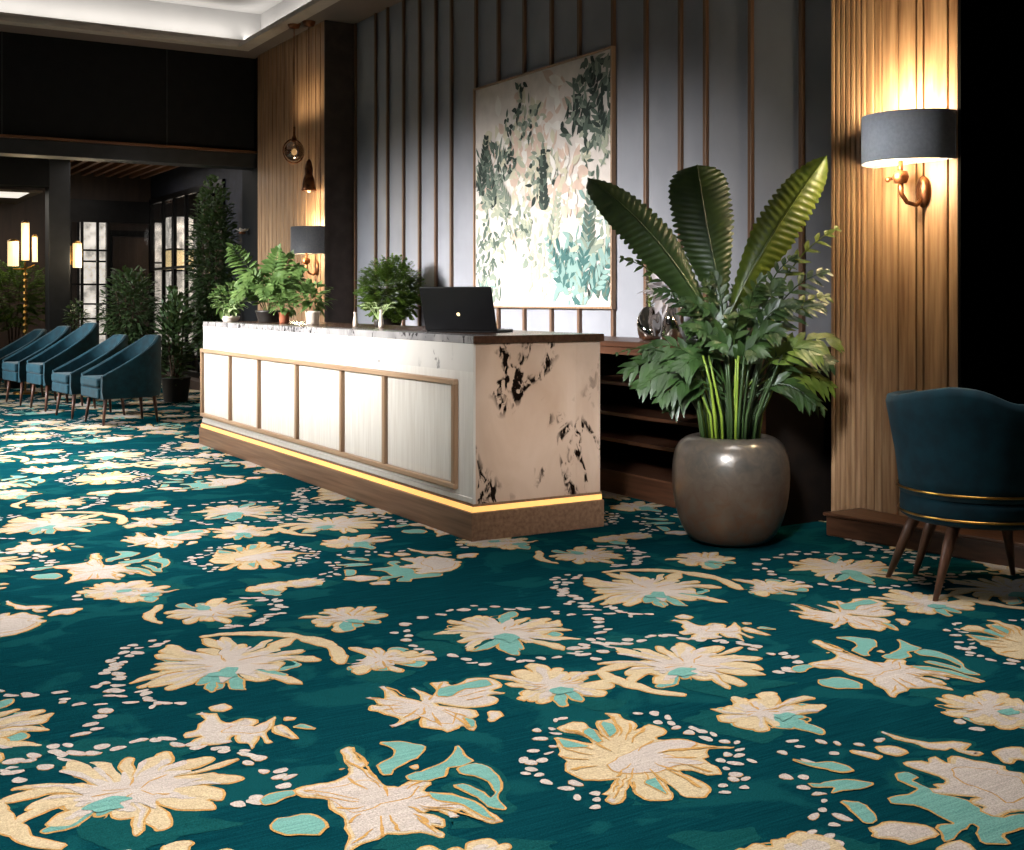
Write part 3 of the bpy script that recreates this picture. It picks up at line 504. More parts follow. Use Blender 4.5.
# make sure the long side of each strip follows the lip
def orient(o, d, along):
    z = -Vector(d).normalized(); x = Vector(along).normalized(); y = z.cross(x).normalized(); x = y.cross(z)
    o.rotation_euler = Matrix((x, y, z)).transposed().to_euler()
l = bpy.data.lights['cove light right']; l.size = 18; l.size_y = .06
orient(bpy.data.objects['cove light right'], (.5, 0, .75), (0, 1, 0))
orient(o, (0, .5, .75), (1, 0, 0))

# ------------------------------------------------------------------ picture on the wall
pc = thing('framed_picture', 'large framed botanical print in pale pink and green on the panelled wall', 'picture', (WX - .03, 8.07, 1.2))
W2, PH = 1.02, 1.88
cv = MB()
cv.add([(0, -W2, 0), (0, W2, 0), (0, W2, PH), (0, -W2, PH)], [(0, 3, 2, 1)])
art_cols = [rgb(214, 205, 199), rgb(54, 64, 60), rgb(88, 101, 92), rgb(130, 140, 128), rgb(66, 100, 98), rgb(128, 154, 149), rgb(204, 180, 166), rgb(200, 194, 172), rgb(166, 170, 152), rgb(224, 219, 213)]
art = [mat('print colour %d' % i, c, tuple(x * .88 for x in c[:3]) + (1,), .75, scale=(9, 9, 9), spec=.15) for i, c in enumerate(art_cols)]
rg = random.Random(12); lev = [0]
def leaf2(s, t, ang, L, w, mi):     # s: 0 left..1 right as seen, t: 0 top..1 bottom
    lev[0] += 1; x = -.0006 - .000004 * lev[0]; n = 6; cv.cur = mi
    a = [(L * i / n, w * math.sin(math.pi * min(1, (i / n) ** .8))) for i in range(n + 1)]
    pl = a + [(q, -v) for q, v in a[-2:0:-1]]
    pts = []
    for q, v in pl:
        ss = (s - .5) * 2 * W2 + q * math.cos(ang) - v * math.sin(ang); tt = (1 - t) * PH + q * math.sin(ang) + v * math.cos(ang)
        ss = max(-W2 + .01, min(W2 - .01, ss)); tt = max(.01, min(PH - .01, tt)); pts.append((x, -ss, tt))
    cv.add(pts, [list(range(len(pts)))])
def spray(s, t, ang, L, mi, mi2, n=9, lw=.018, ll=.13):   # a pinnate frond
    for i in range(n):
        u = (i + 1) / n; px = s + L * u * math.cos(ang) / (2 * W2); py = t - L * u * math.sin(ang) / PH
        for sg in (1, -1): leaf2(px, py, ang + sg * .8, ll * (1.15 - .7 * u), lw, mi if rg.random() < .65 else mi2)
def cluster(s, t, rs, rt, n, cols_, L=.1, w=.02, a0=0, aj=3.14):
    for _ in range(n):
        r = math.sqrt(rg.random()); a = rg.uniform(0, 6.28)
        leaf2(s + rs * r * math.cos(a), t + rt * r * math.sin(a), a0 + rg.uniform(-aj, aj), L * rg.uniform(.5, 1.3), w * rg.uniform(.6, 1.3), rg.choice(cols_))
cluster(.5, .45, .45, .42, 120, [9, 0, 7, 6, 9], .2, .05)
cluster(.45, .35, .18, .2, 170, [6, 7, 6, 9, 8], .13, .03)
cluster(.5, .6, .2, .25, 150, [7, 8, 9, 7, 3], .12, .022)
cluster(.12, .42, .13, .14, 90, [1, 2, 3, 2], .13, .018, 1.2, 1.2)
cluster(.14, .62, .14, .16, 80, [3, 8, 2, 8], .11, .02); cluster(.12, .82, .14, .14, 90, [8, 3, 9, 2], .12, .02)
cluster(.88, .16, .14, .16, 110, [1, 2, 3, 2], .13, .022); cluster(.82, .26, .16, .08, 50, [2, 3, 1], .12, .022)
cluster(.9, .36, .1, .1, 40, [3, 2, 8], .12, .02)
cluster(.38, .2, .13, .09, 50, [2, 3, 8, 1], .09, .02); cluster(.37, .07, .04, .05, 10, [1, 2], .08, .018); cluster(.28, .35, .06, .06, 22, [1, 2], .08, .018)
cluster(.55, .45, .1, .12, 70, [2, 3, 1, 7], .1, .022); cluster(.35, .65, .12, .08, 50, [3, 8, 2], .09, .016)
cluster(.8, .85, .18, .13, 150, [4, 5, 4, 5, 3], .15, .022); cluster(.88, .68, .12, .12, 70, [5, 3, 9, 8], .14, .022); cluster(.9, .93, .1, .06, 40, [1, 4, 2], .1, .012, 1.5, .6)
cluster(.5, .85, .08, .12, 36, [8, 6, 3, 7], .11, .03); cluster(.1, .93, .1, .05, 24, [3, 2, 5], .1, .018)
cluster(.7, .5, .1, .15, 60, [7, 9, 6], .14, .03)
spray(.04, .5, 1.35, .5, 1, 2, 11); spray(.16, .55, 1.8, .45, 2, 1, 9); spray(.8, .95, 1.4, .8, 4, 5, 14); spray(.7, .95, 2.1, .5, 5, 4, 9); spray(.88, .95, .9, .45, 5, 4, 9)
spray(.55, .62, 1.6, .5, 1, 2, 10, .026, .1); spray(.95, .35, 1.9, .55, 1, 2, 10); spray(.85, .8, 1.5, .6, 2, 3, 11); spray(.6, .75, 1.3, .4, 8, 3, 9); spray(.3, .6, 2.2, .4, 3, 8, 8)
cv.build('canvas', art, pc)
fb = MB()
fb.box(-.02, .02, -W2 - .016, -W2, -.016, PH + .016); fb.box(-.02, .02, W2, W2 + .016, -.016, PH + .016)
fb.box(-.02, .02, -W2, W2, -.016, 0); fb.box(-.02, .02, -W2, W2, PH, PH + .016)
fb.build('picture_frame', M_framev, pc, bevel=.003)
MB().box(.004, .02, -W2, W2, 0, PH).build('backing_board', M_darkwood, pc)

# ------------------------------------------------------------------ reception counter
CX0, CX1, CY0, CY1, CZ = 3.0, 3.80, 5.40, 10.22, 1.063
ct = thing('reception_counter', 'long white reception counter with oak framed panels, marble end and lit walnut plinth', 'counter', (CX0, CY0, 0))
D, L = CX1 - CX0, CY1 - CY0
MB().box(.012, D - .03, .02, L, .19, 1.02).build('body', M_white, ct, bevel=.003)
MB().box(-.002, .012, .0, L, .875, 1.022).build('fascia', M_fascia, ct)
MB().box(-.002, .012, .0, L, .19, .875).build('front_board', M_white, ct)
MB().box(.012, D - .16, 0, .02, .19, 1.022).build('end_panel', M_marble, ct)['label'] = 'marble end panel with dark brown veins'
MB().box(D - .159, D, 0, .02, .19, 1.022).build('end_panel', M_marble, ct)
MB().box(-.012, -.002, -.002, L, .192, .222).build('base_moulding', M_white, ct, bevel=.004)
MB().box(-.026, D + .01, -.026, L + .04, 0, .148).build('plinth', M_plinth, ct, bevel=.004)
MB().box(-.010, D + .005, -.010, L + .02, .178, .19).build('plinth_cap', M_plinth, ct)
MB().box(-.016, D, -.016, L + .02, .150, .177).build('light_strip', M_led, ct)['label'] = 'glowing warm light strip'
MB().box(-.004, .16, .0, L + .005, 1.022, CZ).build('marble_ledge', M_top, ct, bevel=.003)
MB().box(.161, D + .02, -.012, L + .005, 1.022, CZ).box(-.004, .161, -.014, -.0005, 1.022, CZ).build('worktop', M_worktop, ct, bevel=.003)
ys = [5.58, 6.46, 7.11, 7.92, 8.72, 9.42, 10.20]
zb, zt = .262, .815
for yv in ys:
    MB().box(-.030, -.002, yv - CY0 - .019, yv - CY0 + .019, zb, zt).build('stile', M_framev, ct, bevel=.006)
for z in (zb, zt):
    MB().box(-.034, -.002, ys[0] - CY0 - .02, ys[-1] - CY0 + .01, z - .016, z + .016).build('rail', M_frame, ct, bevel=.007)
for a, bq in zip(ys[:-1], ys[1:]):
    MB().box(-.006, -.002, a - CY0 + .022, bq - CY0 - .022, zb + .018, zt - .018).build('panel', M_panel, ct, bevel=.002)

# ------------------------------------------------------------------ back cabinet with open shelves
BX0, BX1, BY0, BY1, BZ = 4.52, 5.068, 4.88, 10.6, .985
bc = thing('back_cabinet', 'dark walnut open shelf cabinet along the panelled wall behind the potted plant', 'cabinet', (BX0, BY0, 0))
D, L = BX1 - BX0, BY1 - BY0
MB().box(-.02, D, -.0, L, BZ - .035, BZ).build('cabinet_top', M_cab, bc, bevel=.003)
MB().box(0, .02, 0.02, L, BZ - .085, BZ - .036).build('top_rail', M_cab, bc)
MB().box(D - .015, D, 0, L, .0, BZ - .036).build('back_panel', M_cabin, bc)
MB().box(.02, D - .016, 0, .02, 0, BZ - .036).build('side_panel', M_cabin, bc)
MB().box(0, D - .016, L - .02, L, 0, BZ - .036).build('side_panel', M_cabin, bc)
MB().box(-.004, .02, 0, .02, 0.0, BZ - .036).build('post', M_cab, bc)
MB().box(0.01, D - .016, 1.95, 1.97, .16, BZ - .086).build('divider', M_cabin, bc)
MB().box(-.012, D - .016, .021, L - .021, 0, .15).build('base', M_cab, bc, bevel=.005)
for z in (.35, .52, .72):
    MB().box(0.02, D - .016, .021, 1.949, z - .022, z).build('shelf', M_cab, bc)
    MB().box(0.02, D - .016, 1.971, L - .021, z - .022, z).build('shelf', M_cab, bc)

# ------------------------------------------------------------------ wall lamps
def sconce(label, loc, group, r=.262, h=.245, sm=None):
    t = thing('wall_lamp', label, 'lamp', loc, 0, group)      # local -x points into the room; origin at wall, shade bottom centre
    n = 24; sh = MB()
    a0, a1 = R(90), R(270)
    sh.lathe([(r, 0), (r, h), (r - .006, h), (r - .006, 0), (r, 0)], n, (0, 0, 0), a0, a1)
    sh.box(-.006, -.001, -r, r, 0, h)
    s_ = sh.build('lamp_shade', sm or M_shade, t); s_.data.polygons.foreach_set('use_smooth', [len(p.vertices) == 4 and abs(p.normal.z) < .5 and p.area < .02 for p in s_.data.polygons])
    df = MB(); df.lathe([(1e-4, .012), (r - .007, .012)], n, (-.006, 0, 0), a0, a1); df.build('diffuser', M_diff, t)
    sw = MB(); sw.tube([(-.10, 0, .01), (-.10, 0, -.05)], .012, 10); sw.lathe([(.0, -.04), (.035, -.045), (.042, -.075), (.03, -.105), (.0, -.11)], 14, (-.10, 0, 0)); sw.build('socket', M_bronze, t, smooth=True)
    kb = MB(); kb.tube([(-.10, .03, -.075), (-.10, .075, -.08)], .008, 8); kb.sphere((-.10, .085, -.08), .016); kb.build('switch_knob', M_bronze, t, smooth=True)
    ar = MB(); ar.tube([(-.10, 0, -.10), (-.095, 0, -.16), (-.075, -.02, -.205), (-.04, -.05, -.22), (-.012, -.06, -.19)], [.014, .013, .012, .012, .014], 10); ar.build('arm', M_bronze, t, smooth=True)
    pl = MB(); pl.lathe([(1e-4, -.018), (.03, -.018), (.042, -.008), (.044, 0)], 20)
    po = pl.build('wall_plate', M_bronze, t, smooth=True, loc=(-.002, -.06, -.15)); po.rotation_euler = (0, R(90), 0); po.scale = (1.9, 1, 1)
    return t
sconce('charcoal half drum wall lamp on the wide lit slat pillar at right', (NX - .005, 3.95 + .264, 1.955), None, sm=mat('lamp shade light painted in', rgb(176, 176, 182), rgb(164, 164, 170), 0.6, scale=(60, 60, 60), spec=0.3))  # this shade's colour is lightened in place of light falling on it
sconce('smaller looking charcoal half drum wall lamp above the fern on the far slat pillar', (FX - .005, 11.775 + .264, 1.74), None, .262, .29)
WARM = (1.0, .82, .54)
def lamp_lights(x, y, z, h, k):
    point('lamp up', (x - .17, y, z + h + .0), 14 * k, WARM, .1); point('lamp down', (x - .21, y, z - .06), 7.5 * k, WARM, .05)
lamp_lights(NX, 4.214, 1.955, .245, 2.9); lamp_lights(FX, 12.04, 1.74, .29, 1.5)

# ------------------------------------------------------------------ pendants by the far pillar
def pendant(label, x, y, z, kind):
    t = thing('pendant_lamp', label, 'lamp', (x, y, HC))
    MB().lathe([(1e-4, -.055), (.05, -.05), (.068, -.02), (.075, 0)], 18).build('canopy', M_bronze, t, smooth=True)
    dz = z - HC
    MB().tube([(0, 0, -.05), (0, 0, dz + .14)], .005, 6).build('cord', M_bronze, t)
    if kind == 'globe':
        MB().lathe([(.012, .26), (.014, .17), (.03, .13), (.035, .11)], 14, (0, 0, dz)).build('cap', M_bronze, t, smooth=True)
        rg_ = MB(); rg_.tube([(.115 * math.cos(a) , 0.02, dz + .115 * math.sin(a) * 1.1) for a in [i * math.pi / 12 for i in range(25)]], .008, 6); rg_.build('ring', M_bronze, t, smooth=True)
        MB().sphere((0, 0, dz), .105, 20).build('globe', glass('smoky glass', (.45, .36, .28, 1), .3), t, smooth=True)
        MB().sphere((0, 0, dz - .01), .03, 12, (1, 1, 1.2)).build('bulb', M_lantern, t, smooth=True)
    else:
        MB().lathe([(.012, .18), (.03, .15), (.045, .08), (.04, .02), (.06, -.03), (.07, -.11), (.085, -.15), (.08, -.155), (1e-4, -.14)], 16, (0, 0, dz)).build('bell_shade', M_bronze, t, smooth=True)
        MB().sphere((0, 0, dz - .15), .022, 10).build('bulb', M_lantern, t, smooth=True)
    return t
pendant('smoky glass globe pendant on a long cord before the far slat pillar', 4.53, 12.10, 2.84, 'globe')
pendant('small bronze bell pendant hanging lower beside the glass globe', 4.63, 11.93, 2.56, 'bell')
point('globe light', (4.53, 12.1, 2.84), 2.0, WARM, .03); point('bell light', (4.63, 11.93, 2.36), 1.6, WARM, .03)
area('slat glow', (4.4, 12.2, 3.25), (4.75, 12.2, 3.45), .7, .15, 1.2, WARM, 90)

# ------------------------------------------------------------------ leaves
def lens(mb, base, d, up, L, w, fold=.15, n=3, droop=0.0):
    base = Vector(base); d = Vector(d).normalized(); up = Vector(up)
    side = d.cross(up); side = side.normalized() if side.length > 1e-5 else d.orthogonal().normalized()
    nrm = side.cross(d).normalized()
    mid = []; lf = []; rt = []
    for i in range(n + 1):
        u = i / n; ww = w * math.sin(math.pi * (.08 + .92 * u) ** .8) if 0 < i < n else (w * .12 if i == 0 else 0.0)
        p = base + d * (L * u) - Vector((0, 0, 1)) * (droop * L * u * u)
        mid.append(p); lf.append(p + side * ww + nrm * fold * ww); rt.append(p - side * ww + nrm * fold * ww)
    k = n + 1
    mb.add(mid + lf + rt, [(i, i + 1, k + i + 1, k + i) for i in range(n)] + [(i + 1, i, 2 * k + i, 2 * k + i + 1) for i in range(n)])
def curve_pts(base, tip, arch, n):
    a, b = Vector(base), Vector(tip); out = []
    for i in range(n + 1):
        u = i / n; p = a.lerp(b, u); p.z += arch * math.sin(math.pi * u ** 1.15); out.append(p)
    return out
def frond(mb, base, tip, arch, width, pairs, lw, rg, start=.12, face=None, fwd=.55, taper=True, stem_r=.004, droop=.25, fold=.15):
    n = max(8, pairs); pts = curve_pts(base, tip, arch, n)
    mb.tube(pts, [stem_r * (1 - .7 * i / n) for i in range(n + 1)], 5, False)
    for k in range(pairs):
        u = start + (1 - start) * (k + .5) / pairs; fi = u * n; i = min(n - 1, int(fi)); p = pts[i].lerp(pts[i + 1], fi - i); d = (pts[i + 1] - pts[i]).normalized()
        fc = Vector(face) if face else Vector((0, 0, 1))
        sd = d.cross(fc); sd = sd.normalized() if sd.length > 1e-4 else d.orthogonal()
        prof = math.sin(math.pi * (.12 + .84 * u)) ** .7 if taper else 1
        for s in (1, -1):
            dr = sd * s * (1 - fwd * .5) + d * fwd + Vector((rg.uniform(-.12, .12), rg.uniform(-.12, .12), rg.uniform(-.12, .12)))
            lens(mb, p, dr, fc, width * prof * rg.uniform(.85, 1.15), lw * (.55 + .45 * prof), fold, 3, droop)
    lens(mb, pts[-2], pts[-1] - pts[-2], face or (0, 0, 1), width * .5, lw, fold, 3, 0)
def bush(mb, c, rad, n, L, w, rg, up=.3, droop=.3, hollow=.35, sprays=False):
    for _ in range(n):
        v = Vector((rg.gauss(0, 1), rg.gauss(0, 1), rg.gauss(0, 1))).normalized(); r = hollow + (1 - hollow) * rg.random() ** .5
        p = Vector((c[0] + v.x * rad[0] * r, c[1] + v.y * rad[1] * r, c[2] + v.z * rad[2] * r))
        d = Vector((v.x + rg.uniform(-.6, .6), v.y + rg.uniform(-.6, .6), v.z * .6 + up + rg.uniform(-.4, .4)))
        if sprays: frond(mb, p, p + d.normalized() * L * 2.4, L * .2, L, 5, w, rg, .1, None, .5, True, .002, .3)
        else: lens(mb, p, d, (rg.uniform(-.4, .4), rg.uniform(-.4, .4), 1), L * rg.uniform(.7, 1.25), w * rg.uniform(.8, 1.2), .2, 3, droop)

# ------------------------------------------------------------------ large potted plant
PL = thing('potted_plant', 'tall tropical plant with broad ribbed leaves in a round pewter pot beside the counter', 'plant', (4.13, 4.70, 0), -YAW)
# local x = to the right along the counter end, local y = away from the lobby
prof = [(.0, 0), (.15, 0), (.195, .012), (.235, .05), (.272, .13), (.296, .24), (.303, .34), (.298, .43), (.282, .49), (.252, .53), (.21, .55), (.18, .552), (.172, .545), (.17, .50)]
MB().lathe(prof, 56).build('pot', M_pot, PL, smooth=True, sub=1)
MB().lathe([(1e-4, .515), (.10, .518), (.172, .51)], 24).build('soil', M_soil, PL)
def big_leaf(pts2, y0, y1, width, m, bend=.05, nrib=27, wmax=.45, tip=.72, tp=2.6):
    # midrib through pts2 (x,z); ribbed blade with a scalloped margin
    n = nrib * 4; b0, c0, t0 = [Vector((p[0], 0, p[1])) for p in pts2]
    rows = []; K = 6; mb = MB()
    for i in range(n + 1):
        u = i / n
        p = b0 * (1 - u) ** 2 + c0 * 2 * u * (1 - u) + t0 * u * u; p.y = y0 + (y1 - y0) * u
        dd = (c0 - b0) * (1 - u) + (t0 - c0) * u; dd.normalize(); sd = Vector((dd.z, 0, -dd.x))
        env = (min(1, u / wmax) ** .75) * (1 if u < tip else max(0, 1 - ((u - tip) / (1 - tip)) ** tp) ** .55) if u > 0 else 0
        env = max(env, .03)
        ph = (u * nrib) % 1.0
        row = []
        for k in range(-K, K + 1):
            q = abs(k) / K
            tooth = 1 - .13 * (1 - math.sin(math.pi * ph)) * (q ** 4) * (1 + .5 * math.sin(i * 1.7 + k))
            off = sd * (k / K) * width * env * tooth
            slant = dd * (q * width * .42 * env)
            rid = .0042 * math.sin(2 * math.pi * u * nrib) * min(1, q * 2.2) * env
            row.append(p + off + slant + Vector((0, -rid - bend * (1 - q ** 2) * 0 + bend * q * q, -.02 * q * q)))
        rows.append(row)
    w_ = 2 * K + 1
    mb.add([p for r in rows for p in r], [(i * w_ + k, i * w_ + k + 1, (i + 1) * w_ + k + 1, (i + 1) * w_ + k) for i in range(n) for k in range(w_ - 1)])
    ob = mb.build('broad_leaf', m, PL, smooth=True)
    rb = MB(); rb.tube([r[K] + Vector((0, -.004, 0)) for r in rows[::4]], [.009 * (1 - .8 * i / (len(rows[::4]))) for i in range(len(rows[::4]))], 6); rb.build('midrib', m, ob)
    return ob
big_leaf([(-.10, 1.12), (-.36, 1.60), (-.745, 1.865)], -.05, -.16, .118, M_leafd, tip=.5, tp=1.7)
big_leaf([(-.02, 1.18), (-.12, 1.55), (-.165, 1.955)], .0, .04, .165, M_leafd, wmax=.55)
big_leaf([(.0, 1.18), (.22, 1.62), (.525, 2.01)], .03, .10, .122, M_leaf_backlit, nrib=26, tip=.55, tp=1.8)
rg = random.Random(41)
fr = [  # tip x, y, z, base z, width, material
    (.57, .02, 1.63, 1.12, .10, M_leaf_backlit), (.50, -.05, 1.40, 1.05, .12, M_leafm), (.53, .06, 1.27, 1.0, .12, M_leaf_backlit), (.46, -.1, 1.22, 1.0, .13, M_leafm),
    (.56, -.02, 1.03, .92, .15, M_leaf_backlit), (.50, -.12, .93, .9, .15, M_leafm), (.52, -.05, .80, .88, .15, M_leaf_backlit), (.50, .06, .68, .85, .14, M_leafs), (.40, -.16, .72, .85, .14, M_leafm), (.42, -.18, .98, .9, .15, M_leafy),
    (-.58, -.02, 1.47, 1.10, .09, M_leafd), (-.40, -.05, 1.30, 1.02, .10, M_leafm), (-.62, -.10, .97, .92, .05, M_leafm),
    (-.56, -.10, .88, .92, .16, M_leafb), (-.50, -.16, .80, .9, .16, M_leafb), (-.46, -.05, .98, .94, .14, M_leafb), (-.40, -.2, .74, .88, .15, M_leafb), (-.34, -.12, .68, .86, .13, M_leafb), (-.30, -.22, .90, .92, .15, M_leafb),
    (-.22, -.26, 1.10, .92, .14, M_leafm), (-.12, -.3, 1.02, .9, .14, M_leafb), (.08, -.3, .98, .9, .14, M_leafm), (.2, -.28, 1.08, .94, .14, M_leafm), (.0, -.26, 1.18, .98, .13, M_leafd), (-.24, -.15, 1.24, 1.0, .12, M_leafm), (.28, -.18, 1.22, 1.0, .13, M_leafm),
    (.14, -.16, 1.36, 1.05, .10, M_leafd), (-.12, -.14, 1.38, 1.05, .10, M_leafd), (.34, -.02, 1.48, 1.08, .10, M_leafm), (.22, .16, 1.3, 1.0, .12, M_leafd), (-.2, .18, 1.2, 1.0, .12, M_leafd), (.32, .2, 1.0, .9, .12, M_leafs), (-.3, .16, .95, .9, .12, M_leafs)]
for tx, ty, tz, bz, w, m in fr:
    mb = MB(); b0 = (tx * .12 + rg.uniform(-.02, .02), ty * .2, bz - .12)
    frond(mb, b0, (tx, ty, tz), .10, w, 7 if w > .08 else 6, w * .15, rg, .30, (0.1 * tx, -.75, .66), .75, True, .006, .3, .1)
    mb.build('lobed_leaf', m, PL)
for i in range(16):
    tx, ty, tz = rg.uniform(-.26, .30), rg.uniform(-.26, .12), rg.uniform(.98, 1.42); w = rg.uniform(.09, .13)
    mb = MB(); frond(mb, (tx * .15, ty * .2, .86), (tx, ty, tz), .08, w, 8, w * .17, rg, .35, (0.1 * tx, -.75, .66), .75, True, .006, .3, .1)
    mb.build('lobed_leaf', (M_leafd, M_leafm, M_leafb, M_leafs)[i % 4], PL)
for i in range(52):
    a = rg.uniform(0, 6.28); r = .16 * math.sqrt(rg.random()); x, y = r * math.cos(a), r * math.sin(a)
    k = rg.uniform(.9, 1.25)
    mb = MB(); mb.tube([(x, y, .515), (x * 1.15, y * 1.1, .66), (x * 1.5 * k, y * 1.3, .82), (x * 2.0 * k, y * 1.5, .97)], [.0085, .008, .007, .005], 6)
    mb.build('stem', M_stemy if i % 4 == 0 else M_stem, PL, smooth=True)

# ------------------------------------------------------------------ barrel chair at right
AC = thing('barrel_chair', 'dark teal velvet barrel chair with gold piping in front of the wooden step', 'chair', (4.42, 3.42, 0))
def shell_ring(mb, rows, n=40, close=True):
    vs = []; fs = []
    for row in rows: vs += row
    k = len(rows[0])
    for i in range(len(rows) - 1):
        for j in range(k if close else k - 1): fs.append((i * k + j, i * k + (j + 1) % k, (i + 1) * k + (j + 1) % k, (i + 1) * k + j))
    mb.add(vs, fs)
# the wrap-around back: an arc open to the far right side, flaring outward to the top with a dipped rim
aopen = R(-12); arc0, arc1 = aopen + R(62), aopen + R(298); n = 44
def rim(u):     # 0..1 along the arc: wings at both ends lower, two soft humps with a dip between
    a = arc0 + (arc1 - arc0) * u; deg = math.degrees(a)
    hump = .89 - .065 * math.exp(-((deg - 245) / 19) ** 2) - .055 * max(0, min(1, (200 - deg) / 50))
    e = min(u, 1 - u); return .58 + (hump - .58) * min(1, (e / .16)) ** .7 if e < .16 else hump
out = []; inn = []
for j in range(n + 1):
    u = j / n; a = arc0 + (arc1 - arc0) * u; ca, sa = math.cos(a), math.sin(a); zt = rim(u)
    ro = []
    for k, (fz, r) in enumerate(((0, .325), (.15, .332), (.4, .345), (.7, .368), (.92, .385), (.985, .378), (1.0, .355), (.985, .332), (.9, .318), (.6, .295), (.3, .28), (0, .275))):
        z = .41 + (zt - .41) * fz; ro.append((r * ca, r * sa, z))
    out.append(ro)
mb = MB(); shell_ring(mb, out, close=True); kq = len(out[0]); mb.f.append(list(range(kq))[::-1]); mb.m.append(0); mb.f.append(list(range(n * kq, (n + 1) * kq))); mb.m.append(0)
mb.build('backrest', M_teal2, AC, smooth=True)
MB().lathe([(1e-4, .30), (.30, .30), (.322, .315), (.326, .36), (.322, .405), (1e-4, .41)], 48).build('seat_base', M_teal2, AC, smooth=True)
MB().lathe([(1e-4, .411), (.25, .411), (.272, .43), (.27, .47), (.24, .50), (1e-4, .51)], 40).build('seat_cushion', M_teal2, AC, smooth=True)
for z, r in ((.332, .330), (.437, .338)):
    MB().tube([(r * math.cos(a), r * math.sin(a), z) for a in [i * math.pi / 24 for i in range(49)]] if z < .4 else [(r * math.cos(a), r * math.sin(a), z) for a in [arc0 + (arc1 - arc0) * i / 40 for i in range(41)]], .0055, 6).build('piping', M_brass, AC, smooth=True)['label'] = 'gold piping'
for fx, fy, tx, ty in ((-.385, -.09, -.24, -.07), (-.215, .31, -.14, .21), (-.06, .29, -.03, .2), (.31, .05, .22, .03), (.12, -.36, .08, -.24)):
    MB().tube([(tx, ty, .302), (tx * .7 + fx * .3, ty * .7 + fy * .3, .22), (fx, fy, 0)], [.027, .025, .011], 10).build('leg', M_leg, AC, smooth=True)

# ------------------------------------------------------------------ tub chairs in a row at far left
def ushape(r, f, back, n=16):
    # plan outline: front tip left, around the back, front tip right (front = +x)
    pts = [(f, r), (f * .5, r), (.05, r)]
    pts += [(.05 * 0 + back * math.sin(math.pi * i / n) * -1 + .0, r * math.cos(math.pi * i / n)) for i in range(1, n)]
    pts += [(.05, -r), (f * .5, -r), (f, -r)]
    return pts
def tub_chair(label, loc, rz, sz):
    t = thing('tub_chair', label, 'chair', loc, rz, 'teal tub chairs in a row along the glass partition'); t.scale = (1, 1, sz)
    o_ = ushape(.335, .33, .37); i_ = ushape(.288, .33, .315); k = len(o_)
    def h(j):
        u = abs(j / (k - 1) - .5) * 2
        x = (o_[j][0] + .37) / .70
        return .50 + .39 * (1 - (max(0, min(1, (x - .08) / .92)) ** .85)) 
    rows = []
    for j in range(k):
        z = h(j); (ox, oy), (ix, iy) = o_[j], i_[j]; mx, my = (ox + ix) / 2, (oy + iy) / 2
        rows.append([(ox * .96, oy * .96, .27), (ox, oy, .34), (ox * 1.0, oy * 1.0, z - .03), (ox * .97 + mx * .03, oy * .97 + my * .03, z - .008), (mx, my, z), (ix, iy, z - .02), (ix, iy, .30), (ix, iy, .27)])
    mb = MB(); shell_ring(mb, rows, close=True); q = len(rows[0]); mb.f.append(list(range(q))); mb.m.append(0); mb.f.append(list(range((k - 1) * q, k * q))[::-1]); mb.m.append(0)
    mb.build('backrest', M_teal, t, smooth=True, bevel=.004)
    d_ = [(.355, .272), (.1, .272)] + [(-.28 * math.sin(math.pi * i / 10), .272 * math.cos(math.pi * i / 10)) for i in range(1, 10)] + [(.1, -.272), (.355, -.272)]
    MB().prism(d_, .27, .375).build('seat_base', M_teal, t, bevel=.015)
    MB().prism([(x * .99 + .012, y * .99) for x, y in d_], .38, .475).build('seat_cushion', M_teal, t, bevel=.022)
    for lx, ly in ((.27, .25), (.27, -.25), (-.24, .2), (-.24, -.2)):
        MB().tube([(lx, ly, .272), (lx * 1.12, ly * 1.12, 0)], [.022, .011], 8).build('leg', M_leg2, t, smooth=True)
    return t
ch0 = tub_chair('teal tub chair nearest the white counter, nearest of the row', (2.85, 12.5, 0), R(186), 1.0)
for lab, x, y, sz, rz in (('second teal tub chair of the row, just behind the nearest one', 2.72, 13.38, .98, 186), ('tallest teal tub chair, middle of the row of five', 2.62, 14.39, 1.11, 187),
                      ('fourth teal tub chair from the counter, beyond the tallest one', 2.50, 15.39, 1.05, 188), ('farthest teal tub chair at the left end of the row', 2.40, 16.5, .98, 188)):
    dup(ch0, lab, (x, y, 0), R(rz), scale=(1, 1, sz))
tb = thing('side_table', 'small pale round side table at the far left beside the chairs', 'table', (1.86, 16.2, 0))
MB().lathe([(1e-4, .55), (.25, .55), (.26, .56), (.26, .575), (.25, .585), (1e-4, .585)], 28).build('tabletop', M_ceramic, tb)
MB().tube([(0, 0, .02), (0, 0, .55)], .025, 12).build('pedestal', M_metalf, tb)
MB().lathe([(1e-4, .025), (.16, .022), (.17, 0), (1e-4, 0)], 24).build('foot', M_metalf, tb)

